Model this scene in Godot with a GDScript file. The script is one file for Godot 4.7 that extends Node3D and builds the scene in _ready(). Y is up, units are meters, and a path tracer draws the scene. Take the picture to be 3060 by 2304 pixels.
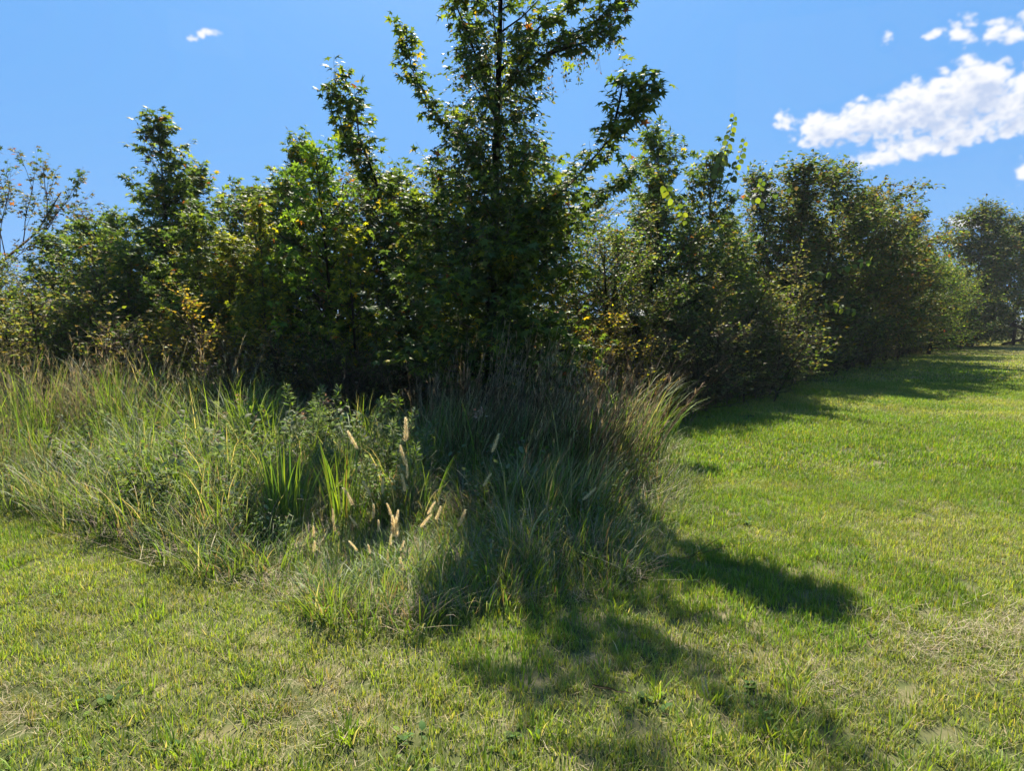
extends Node3D
# A mown lawn wrapping round an unmown corner of tall grass, a sweetgum and a thicket behind it, sun ahead and a little to the left.

var taken := {}
var M := {}
var T := {}
var wild := PackedVector2Array()      # outline of the unmown ground, x and distance ahead of the viewer
var dry_noise := FastNoiseLite.new()
var lush_noise := FastNoiseLite.new()
var bare_noise := FastNoiseLite.new()

# ------------------------------------------------------------------ helpers

func rngs(s: int) -> RandomNumberGenerator:
	var r := RandomNumberGenerator.new()
	r.seed = s * 7919 + 13
	return r

func numbered(called: String) -> String:
	if not taken.has(called):
		taken[called] = 0
		return called
	taken[called] += 1
	return "%s_%03d" % [called, taken[called]]

func thing(called: String, label: String, category: String, at := Vector3.ZERO, turn := 0.0, group := "") -> Node3D:
	var o := Node3D.new()
	o.name = numbered(called)
	add_child(o)
	o.position = at
	o.rotation.y = turn
	tag(o, label, category, group)
	return o

func tag(o: Node, label: String, category: String, group := "", kind := "") -> void:
	if label: o.set_meta("label", label)
	if category: o.set_meta("category", category)
	if group: o.set_meta("group", group)
	if kind: o.set_meta("kind", kind)

func put(called: String, mesh: Mesh, m: Material, parent: Node = self, stuff := false) -> MeshInstance3D:
	var o := MeshInstance3D.new()
	o.name = numbered(called) if parent == self else called
	o.mesh = mesh
	o.material_override = m
	parent.add_child(o, true)
	if stuff: o.set_meta("kind", "stuff")
	return o

func dup(src: Node3D, at: Vector3, turn: float, size: Vector3, label: String, group := "") -> Node3D:
	var base := String(src.name)
	if base.length() > 4 and base.substr(base.length() - 3).is_valid_int(): base = base.substr(0, base.length() - 4)
	var o: Node3D = src.duplicate()
	o.name = numbered(base)
	add_child(o)
	o.position = at
	o.rotation = Vector3(0, turn, 0)
	o.scale = size
	o.set_meta("label", label)
	if group: o.set_meta("group", group)
	return o

# a mesh being collected
class Buf:
	var v := PackedVector3Array()
	var n := PackedVector3Array()
	var c := PackedColorArray()
	var i := PackedInt32Array()
	func stamp(t: Dictionary, x: Transform3D, col: Color) -> void:
		var first := v.size()
		v.append_array(x * (t.v as PackedVector3Array))
		n.append_array(Transform3D(x.basis.orthonormalized(), Vector3.ZERO) * (t.n as PackedVector3Array))
		var cc := PackedColorArray()
		cc.resize(t.v.size())
		cc.fill(col)
		c.append_array(cc)
		for k in t.i: i.append(first + k)
	func mesh() -> ArrayMesh:
		var a := []
		a.resize(Mesh.ARRAY_MAX)
		a[Mesh.ARRAY_VERTEX] = v
		a[Mesh.ARRAY_NORMAL] = n
		a[Mesh.ARRAY_COLOR] = c
		a[Mesh.ARRAY_INDEX] = i
		var m := ArrayMesh.new()
		m.add_surface_from_arrays(Mesh.PRIMITIVE_TRIANGLES, a)
		return m
	func tube(p: PackedVector3Array, r: PackedFloat32Array, sides: int, col: Color) -> void:
		if p.size() < 2: return
		var first := v.size()
		var side := Vector3.RIGHT
		for k in p.size():
			var d := (p[mini(k + 1, p.size() - 1)] - p[maxi(k - 1, 0)]).normalized()
			side = (side - d * side.dot(d))
			if side.length() < 0.05: side = d.cross(Vector3(0.3, 0.2, 0.9))
			side = side.normalized()
			var other := d.cross(side)
			for s in sides:
				var a := TAU * s / sides
				var q := side * cos(a) + other * sin(a)
				v.append(p[k] + q * r[k])
				n.append(q)
				c.append(col)
		for k in p.size() - 1:
			for s in sides:
				var a := first + k * sides + s
				var b := first + k * sides + (s + 1) % sides
				i.append_array(PackedInt32Array([a, b, a + sides, b, b + sides, a + sides]))
	# a blade of grass: bends from lean to lean + curl (radians from upright) towards the azimuth
	func blade(at: Vector3, az: float, length: float, width: float, lean: float, curl: float, col: Color, segs: int, tipcol := Color(-1, 0, 0), twist := 0.0) -> void:
		var first := v.size()
		var along := Vector3(cos(az), 0, sin(az))
		var across := Vector3(-sin(az + twist), 0, cos(az + twist))
		var p := at
		for k in segs + 1:
			var t := float(k) / segs
			var a := lean + curl * t * t
			var d := along * sin(a) + Vector3.UP * cos(a)
			var w := width * 0.5 * (1.0 if t < 0.35 else maxf(0.0, 1.0 - pow((t - 0.35) / 0.65, 1.6)))
			var nn := across.cross(d).normalized()
			var cc := col if tipcol.r < 0 else col.lerp(tipcol, t)
			if k == segs:
				v.append(p); n.append(nn); c.append(cc)
			else:
				v.append(p - across * w); v.append(p + across * w)
				n.append((nn - across * 0.35).normalized()); n.append((nn + across * 0.35).normalized())
				c.append(cc); c.append(cc)
				p += d * (length / segs)
		for k in segs:
			var b := first + k * 2
			if k == segs - 1: i.append_array(PackedInt32Array([b, b + 2, b + 1]))
			else: i.append_array(PackedInt32Array([b, b + 2, b + 1, b + 1, b + 2, b + 3]))

func template(points: Array, tris: Array) -> Dictionary:
	var v := PackedVector3Array(points)
	var n := PackedVector3Array()
	n.resize(v.size())
	for k in range(0, tris.size(), 3):
		var q := (v[tris[k + 1]] - v[tris[k]]).cross(v[tris[k + 2]] - v[tris[k]])
		if q.z < 0: q = -q
		for s in 3: n[tris[k + s]] += q
	for k in n.size(): n[k] = (n[k].normalized() + Vector3(v[k].x * 0.9, (v[k].y - 0.45) * 0.7, 0.25)).normalized()
	return {"v": v, "n": n, "i": PackedInt32Array(tris)}

func leaf_templates() -> void:
	# five-pointed star of a sweetgum leaf, stalk at the origin, tips a little down
	var pts := [Vector3(0, 0.32, 0.04)]
	var tris := []
	var tips := [[-122.0, 0.46, -0.06], [-60.0, 0.62, -0.05], [0.0, 0.72, -0.10], [60.0, 0.62, -0.05], [122.0, 0.46, -0.06]]
	for k in 5:
		var a := deg_to_rad(tips[k][0])
		pts.append(Vector3(sin(a) * tips[k][1], 0.32 + cos(a) * tips[k][1], tips[k][2]))
		var b := deg_to_rad(tips[k][0] + 30.0)
		if k < 4: pts.append(Vector3(sin(b) * 0.25, 0.32 + cos(b) * 0.25, 0.02))
		else: pts.append(Vector3(0, 0.14, 0))
	for k in 10: tris.append_array([0, 1 + k, 1 + (k + 1) % 10])
	T.star = template(pts, tris)
	# the same, coarser, for leaves far off
	T.star_far = template([Vector3(0, 0.05, 0), Vector3(-0.5, 0.1, -0.03), Vector3(-0.16, 0.36, 0.03), Vector3(-0.5, 0.72, -0.03), Vector3(-0.12, 0.6, 0.03), Vector3(0, 1.05, -0.08), Vector3(0.12, 0.6, 0.03), Vector3(0.5, 0.72, -0.03), Vector3(0.16, 0.36, 0.03), Vector3(0.5, 0.1, -0.03)],
		[0, 1, 2, 2, 3, 4, 4, 5, 6, 6, 7, 8, 8, 9, 0, 0, 2, 8, 2, 4, 8, 4, 6, 8])
	# oval leaf folded along its rib
	T.oval = template([Vector3(0, 0, 0), Vector3(-0.24, 0.32, 0.06), Vector3(-0.2, 0.68, 0.05), Vector3(0, 1, -0.06), Vector3(0.2, 0.68, 0.05), Vector3(0.24, 0.32, 0.06), Vector3(0, 0.5, 0)],
		[0, 1, 6, 1, 2, 6, 2, 3, 6, 3, 4, 6, 4, 5, 6, 5, 0, 6])
	T.small = template([Vector3(0, 0, 0), Vector3(-0.3, 0.45, 0.07), Vector3(0, 1, -0.05), Vector3(0.3, 0.45, 0.07)], [0, 1, 2, 0, 2, 3])
	# a narrow leaf
	T.lance = template([Vector3(0, 0, 0), Vector3(-0.1, 0.4, 0.03), Vector3(0, 1, -0.1), Vector3(0.1, 0.4, 0.03)], [0, 1, 2, 0, 2, 3])
	# a big round leaf with a short point
	var rp := [Vector3(0, 0.42, -0.03)]
	var rt := []
	for k in 12:
		var a := TAU * k / 12.0
		var rr := 0.46 if k != 0 else 0.6
		if k == 6: rr = 0.34
		rp.append(Vector3(sin(a) * rr * 0.95, 0.42 + cos(a) * rr, 0.05 * absf(sin(a))))
	for k in 12: rt.append_array([0, 1 + k, 1 + (k + 1) % 12])
	T.round = template(rp, rt)

func leaf_at(pos: Vector3, tip: Vector3, hint: Vector3, size: float) -> Transform3D:
	var y := tip.normalized()
	var x := y.cross(hint)
	if x.length() < 0.02: x = y.cross(Vector3(0.7, 0.1, 0.7))
	x = x.normalized()
	return Transform3D(Basis(x * size, y * size, x.cross(y) * size), pos)

func pick(cols: Array, r: RandomNumberGenerator) -> Color:
	var total := 0.0
	for e in cols: total += e[0]
	var f := r.randf() * total
	for e in cols:
		f -= e[0]
		if f <= 0:
			var c: Color = e[1]
			var k := r.randf_range(0.75, 1.25)
			return Color(c.r * k * r.randf_range(0.9, 1.1), c.g * k, c.b * k)
	return cols[0][1]

func unit(r: RandomNumberGenerator) -> Vector3:
	var z := r.randf_range(-1, 1)
	var a := r.randf() * TAU
	return Vector3(cos(a) * sqrt(1 - z * z), z, sin(a) * sqrt(1 - z * z))

# ------------------------------------------------------------------ materials

func stuff_mat(rough: float, light_through: float, tint: Color, spec := 0.5) -> StandardMaterial3D:
	var m := StandardMaterial3D.new()
	m.vertex_color_use_as_albedo = true
	m.roughness = rough
	m.metallic_specular = spec
	m.cull_mode = BaseMaterial3D.CULL_DISABLED
	if light_through > 0:
		m.backlight_enabled = true
		m.backlight = Color(tint.r * light_through, tint.g * light_through, tint.b * light_through).linear_to_srgb()
	return m

func noise_tex(freq: float, ramp: Array, seed_: int, size := 512, oct := 5) -> NoiseTexture2D:
	var n := FastNoiseLite.new()
	n.seed = seed_
	n.frequency = freq
	n.fractal_octaves = oct
	var t := NoiseTexture2D.new()
	t.width = size
	t.height = size
	t.seamless = true
	t.noise = n
	if ramp:
		var g := Gradient.new()
		g.offsets = PackedFloat32Array(ramp.map(func(e): return e[0]))
		g.colors = PackedColorArray(ramp.map(func(e): return (e[1] as Color).linear_to_srgb()))
		t.color_ramp = g
	return t

func materials() -> void:
	M.leaf = stuff_mat(0.55, 1.0, Color(1.0, 0.98, 0.38), 0.2)
	M.vine = stuff_mat(0.5, 0.95, Color(1.0, 1.0, 0.4), 0.25)
	M.grass = stuff_mat(0.55, 0.9, Color(1.0, 1.0, 0.4), 0.35)
	M.dry = stuff_mat(0.65, 0.6, Color(1.0, 0.9, 0.6), 0.35)
	M.bristle = stuff_mat(0.6, 1.0, Color(1.0, 0.96, 0.8), 0.3)
	M.weed = stuff_mat(0.75, 0.85, Color(1.0, 1.0, 0.45), 0.2)
	var b := stuff_mat(0.9, 0.0, Color.WHITE, 0.3)
	b.albedo_texture = noise_tex(0.02, [[0.0, Color(0.45, 0.42, 0.4)], [0.5, Color(0.8, 0.78, 0.75)], [1.0, Color(1, 1, 1)]], 3, 256)
	b.uv1_triplanar = true
	b.uv1_scale = Vector3(3, 0.7, 3)
	b.heightmap_enabled = false
	M.bark = b
	M.soil = StandardMaterial3D.new()
	M.soil.roughness = 1.0
	M.soil.metallic_specular = 0.2
	M.soil.albedo_texture = noise_tex(0.012, [[0.0, Color(0.035, 0.042, 0.015)], [0.5, Color(0.07, 0.08, 0.03)], [0.75, Color(0.115, 0.105, 0.055)], [1.0, Color(0.17, 0.145, 0.085)]], 11, 1024, 7)
	M.soil.uv1_triplanar = true
	M.soil.uv1_world_triplanar = true
	M.soil.uv1_scale = Vector3(0.21, 0.21, 0.21)
	M.soil.detail_enabled = true
	M.soil.detail_albedo = noise_tex(0.004, [[0.0, Color(0.62, 0.7, 0.5)], [0.5, Color(0.95, 0.95, 0.9)], [1.0, Color(1.0, 0.95, 0.85)]], 5, 512, 4)
	M.soil.detail_blend_mode = BaseMaterial3D.BLEND_MODE_MUL
	M.soil.detail_uv_layer = BaseMaterial3D.DETAIL_UV_1

# ------------------------------------------------------------------ sky

func cloud_density(az: float, el: float, blobs: Array, n1: FastNoiseLite, n2: FastNoiseLite) -> float:
	var best := -1.0
	for b in blobs:
		var dx: float = (az - b[0]) / b[2]
		var dy: float = (el - b[1]) / b[3]
		best = maxf(best, b[4] * (1.0 - dx * dx - dy * dy))
	if best <= -0.9: return 0.0
	return best + 0.55 * n1.get_noise_2d(az, el * 1.25) + 0.75 * (1.9 * absf(n2.get_noise_2d(az * 0.3, el * 0.4)) - 0.34) + 0.10 * n2.get_noise_2d(az * 1.5, el * 1.7)

func make_sky() -> ImageTexture:
	var w := 4096
	var h := 2048
	# clear air on a coarse grid, then enlarged: paler towards the horizon and towards the sun
	var small := Image.create(256, 128, false, Image.FORMAT_RGBF)
	var sun := Vector3(-0.056, 0.731, -0.680)
	for y in 128:
		var el := PI * (0.5 - (y + 0.5) / 128.0)
		for x in 256:
			var az := TAU * ((x + 0.5) / 256.0)
			var up := sin(maxf(el, 0.0))
			var c := Color(0.130, 0.365, 0.82).lerp(Color(0.22, 0.49, 0.93), exp(-up * 4.0))
			c = c.lerp(Color(0.36, 0.58, 0.88), 0.6 * exp(-up * 9.0))
			var dir := Vector3(sin(az) * cos(el), sin(el), -cos(az) * cos(el))
			var g := clampf(dir.dot(sun), 0, 1)
			c += Color(0.05, 0.10, 0.14) * pow(g, 3.0) + Color(0.4, 0.36, 0.25) * pow(g, 22.0)
			c.r = minf(c.r, 1.0); c.g = minf(c.g, 1.0); c.b = minf(c.b, 1.0)
			if el < 0: c = Color(0.2, 0.24, 0.2)
			small.set_pixel(x, y, c.linear_to_srgb())
	small.resize(w, h, Image.INTERPOLATE_CUBIC)
	small.convert(Image.FORMAT_RGB8)
	# fair-weather clouds, in degrees of azimuth (right of ahead) and height
	var n1 := FastNoiseLite.new()
	n1.seed = 4; n1.frequency = 0.55; n1.fractal_octaves = 5; n1.fractal_gain = 0.55
	var n2 := FastNoiseLite.new()
	n2.seed = 9; n2.frequency = 1.6; n2.fractal_octaves = 4; n2.fractal_gain = 0.5
	var blobs := [
		[23.6, 13.6, 2.9, 1.25, 1.0], [26.4, 13.9, 3.0, 1.5, 1.2], [29.5, 14.3, 3.2, 1.8, 1.2], [32.2, 14.9, 2.6, 2.1, 1.3], [35.0, 14.2, 2.6, 1.7, 1.1], [38.5, 13.4, 3.0, 1.4, 0.8],
		[31.0, 13.0, 3.0, 1.0, 0.9], [34.5, 12.8, 2.0, 1.0, 0.8], [26.6, 11.3, 2.0, 0.65, 0.8], [29.2, 11.8, 2.8, 0.95, 1.0], [31.8, 12.3, 2.2, 1.0, 0.9], [20.4, 14.4, 0.65, 0.75, 0.7],
		[31.4, 18.5, 1.1, 0.8, 0.55], [33.9, 18.1, 1.6, 0.7, 0.6], [36.5, 17.6, 1.8, 0.8, 0.5], [29.7, 18.7, 0.55, 0.32, 0.5], [26.9, 18.9, 0.4, 0.5, 0.35],
		[36.0, 9.7, 1.6, 0.9, 0.9], [39.0, 9.4, 2.2, 1.0, 0.9], [18.9, 9.5, 1.3, 0.65, 0.9], [32.3, 6.7, 1.1, 0.5, 0.8], [41.0, 5.8, 1.8, 0.5, 0.7], [27.5, 4.6, 2.0, 0.3, 0.5],
		[-22.1, 19.95, 0.75, 0.28, 0.85], [-23.4, 19.35, 0.4, 0.2, 0.45], [-22.8, 19.7, 0.3, 0.2, 0.45],
		[55, 17, 5, 2.2, 1.0], [64, 10, 4, 1.4, 1.0], [80, 21, 6, 2.6, 1.0], [100, 12, 5, 1.8, 1.0], [135, 18, 7, 2.6, 1.0], [170, 12, 5, 1.7, 1.0], [-60, 22, 3, 1.0, 0.8], [-95, 15, 5, 1.9, 1.0], [-140, 20, 6, 2.2, 1.0]]
	var boxes := [[17, 43, 3.5, 21], [-25, -20, 18.5, 21], [48, 110, 7, 26], [125, 178, 9, 23], [-148, -88, 11, 24], [-65, -55, 20, 24]]
	for bx in boxes:
		var step := 1 if bx[1] < 45 and bx[0] > -30 else 2
		var x0 := int((bx[0] / 360.0) * w)
		var x1 := int((bx[1] / 360.0) * w)
		var y0 := int((0.5 - bx[3] / 180.0) * h)
		var y1 := int((0.5 - bx[2] / 180.0) * h)
		var near := blobs.filter(func(b): return b[0] + b[2] * 1.6 > bx[0] and b[0] - b[2] * 1.6 < bx[1])
		for y in range(y0, y1, step):
			var el := 180.0 * (0.5 - (y + 0.5) / h)
			for xx in range(x0, x1, step):
				var x := posmod(xx, w)
				var az := 360.0 * (xx + 0.5) / w
				var d := cloud_density(az, el, near, n1, n2)
				var a := smoothstep(-0.06, 0.8, d)
				if a <= 0.01: continue
				# sunlight comes from above and to the left: the thicker the cloud that way, the greyer
				var s := clampf(cloud_density(az - 0.3, el + 0.95, near, n1, n2), 0.0, 1.4)
				var shade := clampf((s - 0.15) / 1.25, 0, 1) * (1.1 + 0.5 * n1.get_noise_2d(az * 1.3 + 40.0, el * 1.6)) - 0.08
				var lit := Color(0.96, 0.97, 1.0).lerp(Color(0.55, 0.65, 0.86), clampf(shade, 0, 1))
				var base := small.get_pixel(x, y).srgb_to_linear()
				var c := base.lerp(lit, a).linear_to_srgb()
				if step == 1: small.set_pixel(x, y, c)
				else: small.fill_rect(Rect2i(x, y, 2, 2), c)
	return ImageTexture.create_from_image(small)

# ------------------------------------------------------------------ plants

func curve_pts(a: Vector3, dir: Vector3, length: float, up: float, wig: float, segs: int, r: RandomNumberGenerator) -> PackedVector3Array:
	var p := PackedVector3Array([a])
	var d := dir.normalized()
	for k in segs:
		d = (d + Vector3.UP * up / segs + unit(r) * wig).normalized()
		p.append(p[-1] + d * (length / segs))
	return p

func taper(n: int, r0: float, r1: float) -> PackedFloat32Array:
	var a := PackedFloat32Array()
	for k in n: a.append(lerpf(r0, r1, float(k) / (n - 1)))
	return a

func on(p: PackedVector3Array, t: float) -> Vector3:
	var f := clampf(t, 0, 1) * (p.size() - 1)
	var k := mini(int(f), p.size() - 2)
	return p[k].lerp(p[k + 1], f - k)

# leaves along a twig
func leafy_twig(leaves: Buf, wood: Buf, a: Vector3, dir: Vector3, s: Dictionary, r: RandomNumberGenerator, keep: Array = []) -> void:
	var p := curve_pts(a, dir, s.twig * r.randf_range(0.6, 1.3), s.get("twig_up", 0.2), 0.18, 3, r)
	wood.tube(p, PackedFloat32Array([0.004, 0.003, 0.002, 0.0015]), 3, s.bark)
	var n: int = s.per_twig
	for k in n:
		var at := on(p, (k + 0.6) / n)
		var out := unit(r)
		out.y = out.y * 0.4 + s.get("droop", -0.35)
		out = (out + dir * 0.5).normalized()
		var hint: Vector3 = (Vector3.UP + unit(r) * s.get("rough", 0.8)).normalized()
		var x := leaf_at(at + out * s.leaf * s.get("stalk", 0.25), out, hint, s.leaf * r.randf_range(0.5, 1.2))
		var c := pick(s.colors, r)
		if keep.size() < int(s.get("keep", 0)): keep.append([x, c])
		else: leaves.stamp(T[s.shape], x, c)

# a whole tree: profile(t) gives the reach of branches at height t of the tree
func grow(s: Dictionary, seed_: int) -> Array:
	var r := rngs(seed_)
	var wood := Buf.new()
	var leaves := Buf.new()
	for stem in int(s.get("stems", 1)):
		var h: float = s.height * (1.0 if stem == 0 else r.randf_range(0.65, 0.95))
		var a: Vector3 = Vector3.ZERO if stem == 0 else Vector3(r.randf_range(-1, 1), 0, r.randf_range(-1, 1)) * s.get("spread", 0.3)
		var lean: Vector3 = Vector3(r.randf_range(-1, 1), 0, r.randf_range(-1, 1)) * s.get("lean", 0.06) + a * 0.25
		var trunk := curve_pts(a - Vector3(0, 0.08, 0), Vector3.UP + lean, h, 0.5, s.get("wig", 0.05), 9, r)
		wood.tube(trunk, taper(10, s.trunk, 0.006), 6, s.bark)
		var nb: int = s.branches
		var spin := r.randf() * TAU
		for k in nb:
			var t := lerpf(s.get("from", 0.12), 0.98, (k + r.randf()) / nb)
			spin += 2.4 + r.randf_range(-0.4, 0.4)
			var reach: float = (s.profile as Callable).call(t) * s.height * r.randf_range(0.65, 1.15)
			var elev := deg_to_rad(lerpf(s.elev[0], s.elev[1], t) + r.randf_range(-14, 14))
			var dir := Vector3(cos(spin) * cos(elev), sin(elev), sin(spin) * cos(elev))
			var b0 := on(trunk, t)
			var b := curve_pts(b0, dir, reach, s.get("up", 0.25), 0.12, 4, r)
			var br: float = lerpf(s.trunk * 0.4, 0.006, t)
			wood.tube(b, taper(5, br, 0.003), 4, s.bark)
			var nt := maxi(2, int(reach * s.twigs))
			for q in nt:
				var u := lerpf(s.get("inner", 0.25), 1.0, (q + r.randf()) / nt)
				var td := ((b[-1] - b[0]).normalized() * 0.7 + unit(r) * 0.9 + Vector3.UP * 0.15).normalized()
				leafy_twig(leaves, wood, on(b, u), td, s, r)
		for q in int(s.get("tip", 6)):
			leafy_twig(leaves, wood, on(trunk, r.randf_range(0.9, 1.0)), (Vector3.UP + unit(r) * 0.7).normalized(), s, r)
	return [wood.mesh(), leaves.mesh()]

const DARK := Color(0.056, 0.095, 0.034)
const MID := Color(0.100, 0.150, 0.036)
const LIME := Color(0.20, 0.25, 0.035)
const OLIVE := Color(0.15, 0.145, 0.055)
const GOLD := Color(0.38, 0.28, 0.025)
const RUST := Color(0.26, 0.09, 0.03)
const BROWN := Color(0.15, 0.11, 0.07)
const BARK := Color(0.085, 0.07, 0.058)
const DEADWOOD := Color(0.24, 0.2, 0.17)

func tree_kinds() -> Dictionary:
	var gum := {"shape": "star_far", "leaf": 0.125, "trunk": 0.045, "bark": BARK, "branches": 44, "twigs": 11.0, "twig": 0.28, "per_twig": 8, "elev": [12, 58], "droop": -0.45, "tip": 8,
		"colors": [[4, DARK], [5, MID], [2.4, LIME], [0.3, GOLD], [0.14, RUST]], "inner": 0.2}
	var leafy := {"shape": "oval", "leaf": 0.115, "trunk": 0.075, "bark": BARK, "branches": 46, "twigs": 13.0, "twig": 0.38, "per_twig": 10, "elev": [0, 52], "droop": -0.35, "up": 0.12, "lean": 0.12, "wig": 0.09,
		"colors": [[5, DARK], [3, MID], [3.5, OLIVE], [0.8, LIME], [0.9, BROWN], [0.22, RUST * 0.7]], "inner": 0.2, "stems": 1}
	var shrub := {"shape": "small", "leaf": 0.066, "trunk": 0.016, "bark": DEADWOOD, "branches": 17, "twigs": 15.0, "twig": 0.26, "per_twig": 11, "elev": [5, 50], "droop": -0.1, "up": 0.3, "lean": 0.3, "wig": 0.14, "rough": 1.1,
		"colors": [[2, DARK], [4, MID], [3, OLIVE], [0.8, BROWN], [1.2, LIME]], "stems": 9, "spread": 0.6, "from": 0.1, "inner": 0.1}
	return {"gum": gum, "leafy": leafy, "shrub": shrub}

func with(base: Dictionary, over: Dictionary) -> Dictionary:
	var d := base.duplicate()
	d.merge(over, true)
	return d

var protos := {}

func proto(key: String, called: String, category: String, s: Dictionary, seed_: int, m: Material) -> void:
	var g := grow(s, seed_)
	protos[key] = {"called": called, "category": category, "wood": g[0], "leaves": g[1], "height": s.height, "m": m, "first": null}

# plants one: the first of its kind is built, later ones are copies of it
func plant(key: String, x: float, d: float, h: float, wide: float, turn: float, label: String, group: String, tint := Color.WHITE) -> Node3D:
	var p: Dictionary = protos[key]
	var k: float = h / p.height
	var at := Vector3(x, 0, -d)
	var size := Vector3(k * wide, k, k * wide)
	var o: Node3D
	if p.first == null:
		o = thing(p.called, label, p.category, at, turn, group)
		put("stems" if p.category == "shrub" else "trunk", p.wood, M.bark, o)
		put("foliage" if p.category == "shrub" else "crown", p.leaves, p.m, o, true)
		o.scale = size
		p.first = o
	else:
		o = dup(p.first, at, turn, size, label, group)
	if tint != Color.WHITE:
		var id := "tint%s%s" % [p.m.get_instance_id(), tint.to_html()]
		if not M.has(id):
			M[id] = p.m.duplicate()
			M[id].albedo_color = tint
		(o.get_child(1) as MeshInstance3D).material_override = M[id]
	return o

# ------------------------------------------------------------------ the sweetgum in the middle

func big_sweetgum() -> void:
	var r := rngs(21)
	var at := Vector3(-0.35, 0, -9.5)
	var o := thing("sweetgum_tree", "tall sweetgum with star leaves rising out of the frame behind the tawny grass", "tree", at)
	var col := [[4, DARK], [5, MID], [2.2, LIME], [0.25, GOLD], [0.1, RUST]]
	var s := {"shape": "star", "leaf": 0.122, "bark": BARK, "twig": 0.28, "per_twig": 7, "droop": -0.5, "colors": col, "stalk": 0.35, "rough": 0.7}
	var trunk := PackedVector3Array([Vector3(0, -0.1, 0), Vector3(0.03, 0.7, 0), Vector3(0.06, 1.5, 0.03), Vector3(0.09, 2.4, 0), Vector3(0.12, 3.2, -0.04), Vector3(0.15, 4.1, 0), Vector3(0.19, 5.2, 0.02), Vector3(0.22, 6.2, 0), Vector3(0.25, 7.3, 0)])
	var tb := Buf.new()
	tb.tube(trunk, taper(9, 0.095, 0.012), 10, BARK)
	put("trunk", tb.mesh(), M.bark, o)
	var leaves := Buf.new()
	var keep := []
	# limbs that stand out against the sky: from the trunk outwards, in metres from the foot
	var limbs := [
		[[0.08, 2.3, 0], [-0.75, 2.95, 0.2], [-1.35, 3.3, 0.25], [-1.7, 3.75, 0.3], [-1.85, 4.25, 0.3], [-1.87, 4.72, 0.3]],
		[[-1.35, 3.3, 0.25], [-1.55, 3.9, 0.45], [-1.58, 4.4, 0.5]],
		[[0.12, 3.3, 0], [-0.32, 3.95, -0.1], [-0.7, 4.4, -0.2], [-0.98, 4.95, -0.2], [-1.06, 5.45, -0.2]],
		[[0.15, 4.2, 0], [-0.15, 5.1, 0.1], [-0.4, 5.7, 0.15], [-0.5, 6.2, 0.2]],
		[[0.16, 4.5, 0], [0.75, 4.95, 0.2], [1.35, 5.3, 0.3], [1.75, 5.65, 0.3]],
		[[0.17, 4.8, 0], [0.7, 5.45, -0.2], [1.25, 5.85, -0.3], [1.6, 6.3, -0.3]],
		[[0.75, 4.95, 0.2], [1.3, 5.02, 0.5], [1.6, 5.2, 0.6]],
		[[0.1, 2.6, 0], [0.63, 2.88, 0.5], [1.11, 3.29, 1.05], [1.44, 3.62, 1.5], [1.69, 3.83, 1.8], [1.77, 4.12, 1.9]],
		[[1.44, 3.62, 1.5], [1.51, 4, 1.65], [1.54, 4.23, 1.7]],
		[[0.09, 2.2, 0], [0.94, 2.89, -0.7], [1.65, 3.4, -1.2], [2.2, 3.92, -1.5]],
	]
	for l in limbs: l.append(true)
	for k in 46:
		var t := (k + 0.5) / 46.0
		var h0 := lerpf(0.75, 3.0, t)
		var az := k * 2.4 + r.randf_range(-0.3, 0.3)
		var reach := lerpf(1.45, 1.05, t) * r.randf_range(0.75, 1.1)
		var d := Vector3(cos(az), r.randf_range(0.05, 0.6), sin(az)).normalized() * reach
		d.x = d.x * 1.05 - (0.12 if d.x < 0 else 0.0)
		var a := on(trunk, (h0 + 0.3) / 7.4)
		var e := a + d
		limbs.append([[a.x, a.y, a.z], [a.x + d.x * 0.5, a.y + d.y * 0.4, a.z + d.z * 0.5], [e.x, e.y, e.z], false])
	for k in 30:
		var h0 := lerpf(3.2, 7.0, (k + 0.5) / 30.0)
		var az := k * 2.4 + 1.0
		var reach := lerpf(0.6, 1.1, float(k) / 30.0) * r.randf_range(0.7, 1.1)
		if h0 > 6.8: reach *= 0.75
		var a := on(trunk, (h0 + 0.1) / 7.4)
		var e := a + Vector3(cos(az) * 0.8, 0.6, sin(az) * 0.8) * reach
		limbs.append([[a.x, a.y, a.z], [(a.x + e.x) / 2, (a.y + e.y) / 2 - 0.05, (a.z + e.z) / 2], [e.x, e.y, e.z], false])
	for k in 20:
		var h0 := lerpf(2.3, 3.9, (k + 0.5) / 20.0)
		var az := k * 2.4 + 0.4
		var reach := lerpf(1.65, 1.1, float(k) / 20.0) * r.randf_range(0.75, 1.1)
		var a := on(trunk, (h0 + 0.1) / 7.4)
		var e := a + Vector3(cos(az) * 0.9, 0.42, sin(az) * 0.7) * reach
		limbs.append([[a.x, a.y, a.z], [(a.x + e.x) / 2, (a.y + e.y) / 2 - 0.08, (a.z + e.z) / 2], [e.x, e.y, e.z], false])
	for k in 16:
		var h0 := lerpf(0.9, 2.9, (k + 0.5) / 16.0)
		var az := PI / 2 + r.randf_range(-1.0, 1.0)
		var reach := r.randf_range(0.7, 1.25)
		var a := on(trunk, (h0 + 0.1) / 7.4)
		var e := a + Vector3(cos(az), r.randf_range(-0.05, 0.45), sin(az)) * reach
		limbs.append([[a.x, a.y, a.z], [(a.x + e.x) / 2, (a.y + e.y) / 2 + 0.05, (a.z + e.z) / 2], [e.x, e.y, e.z], false])
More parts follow.
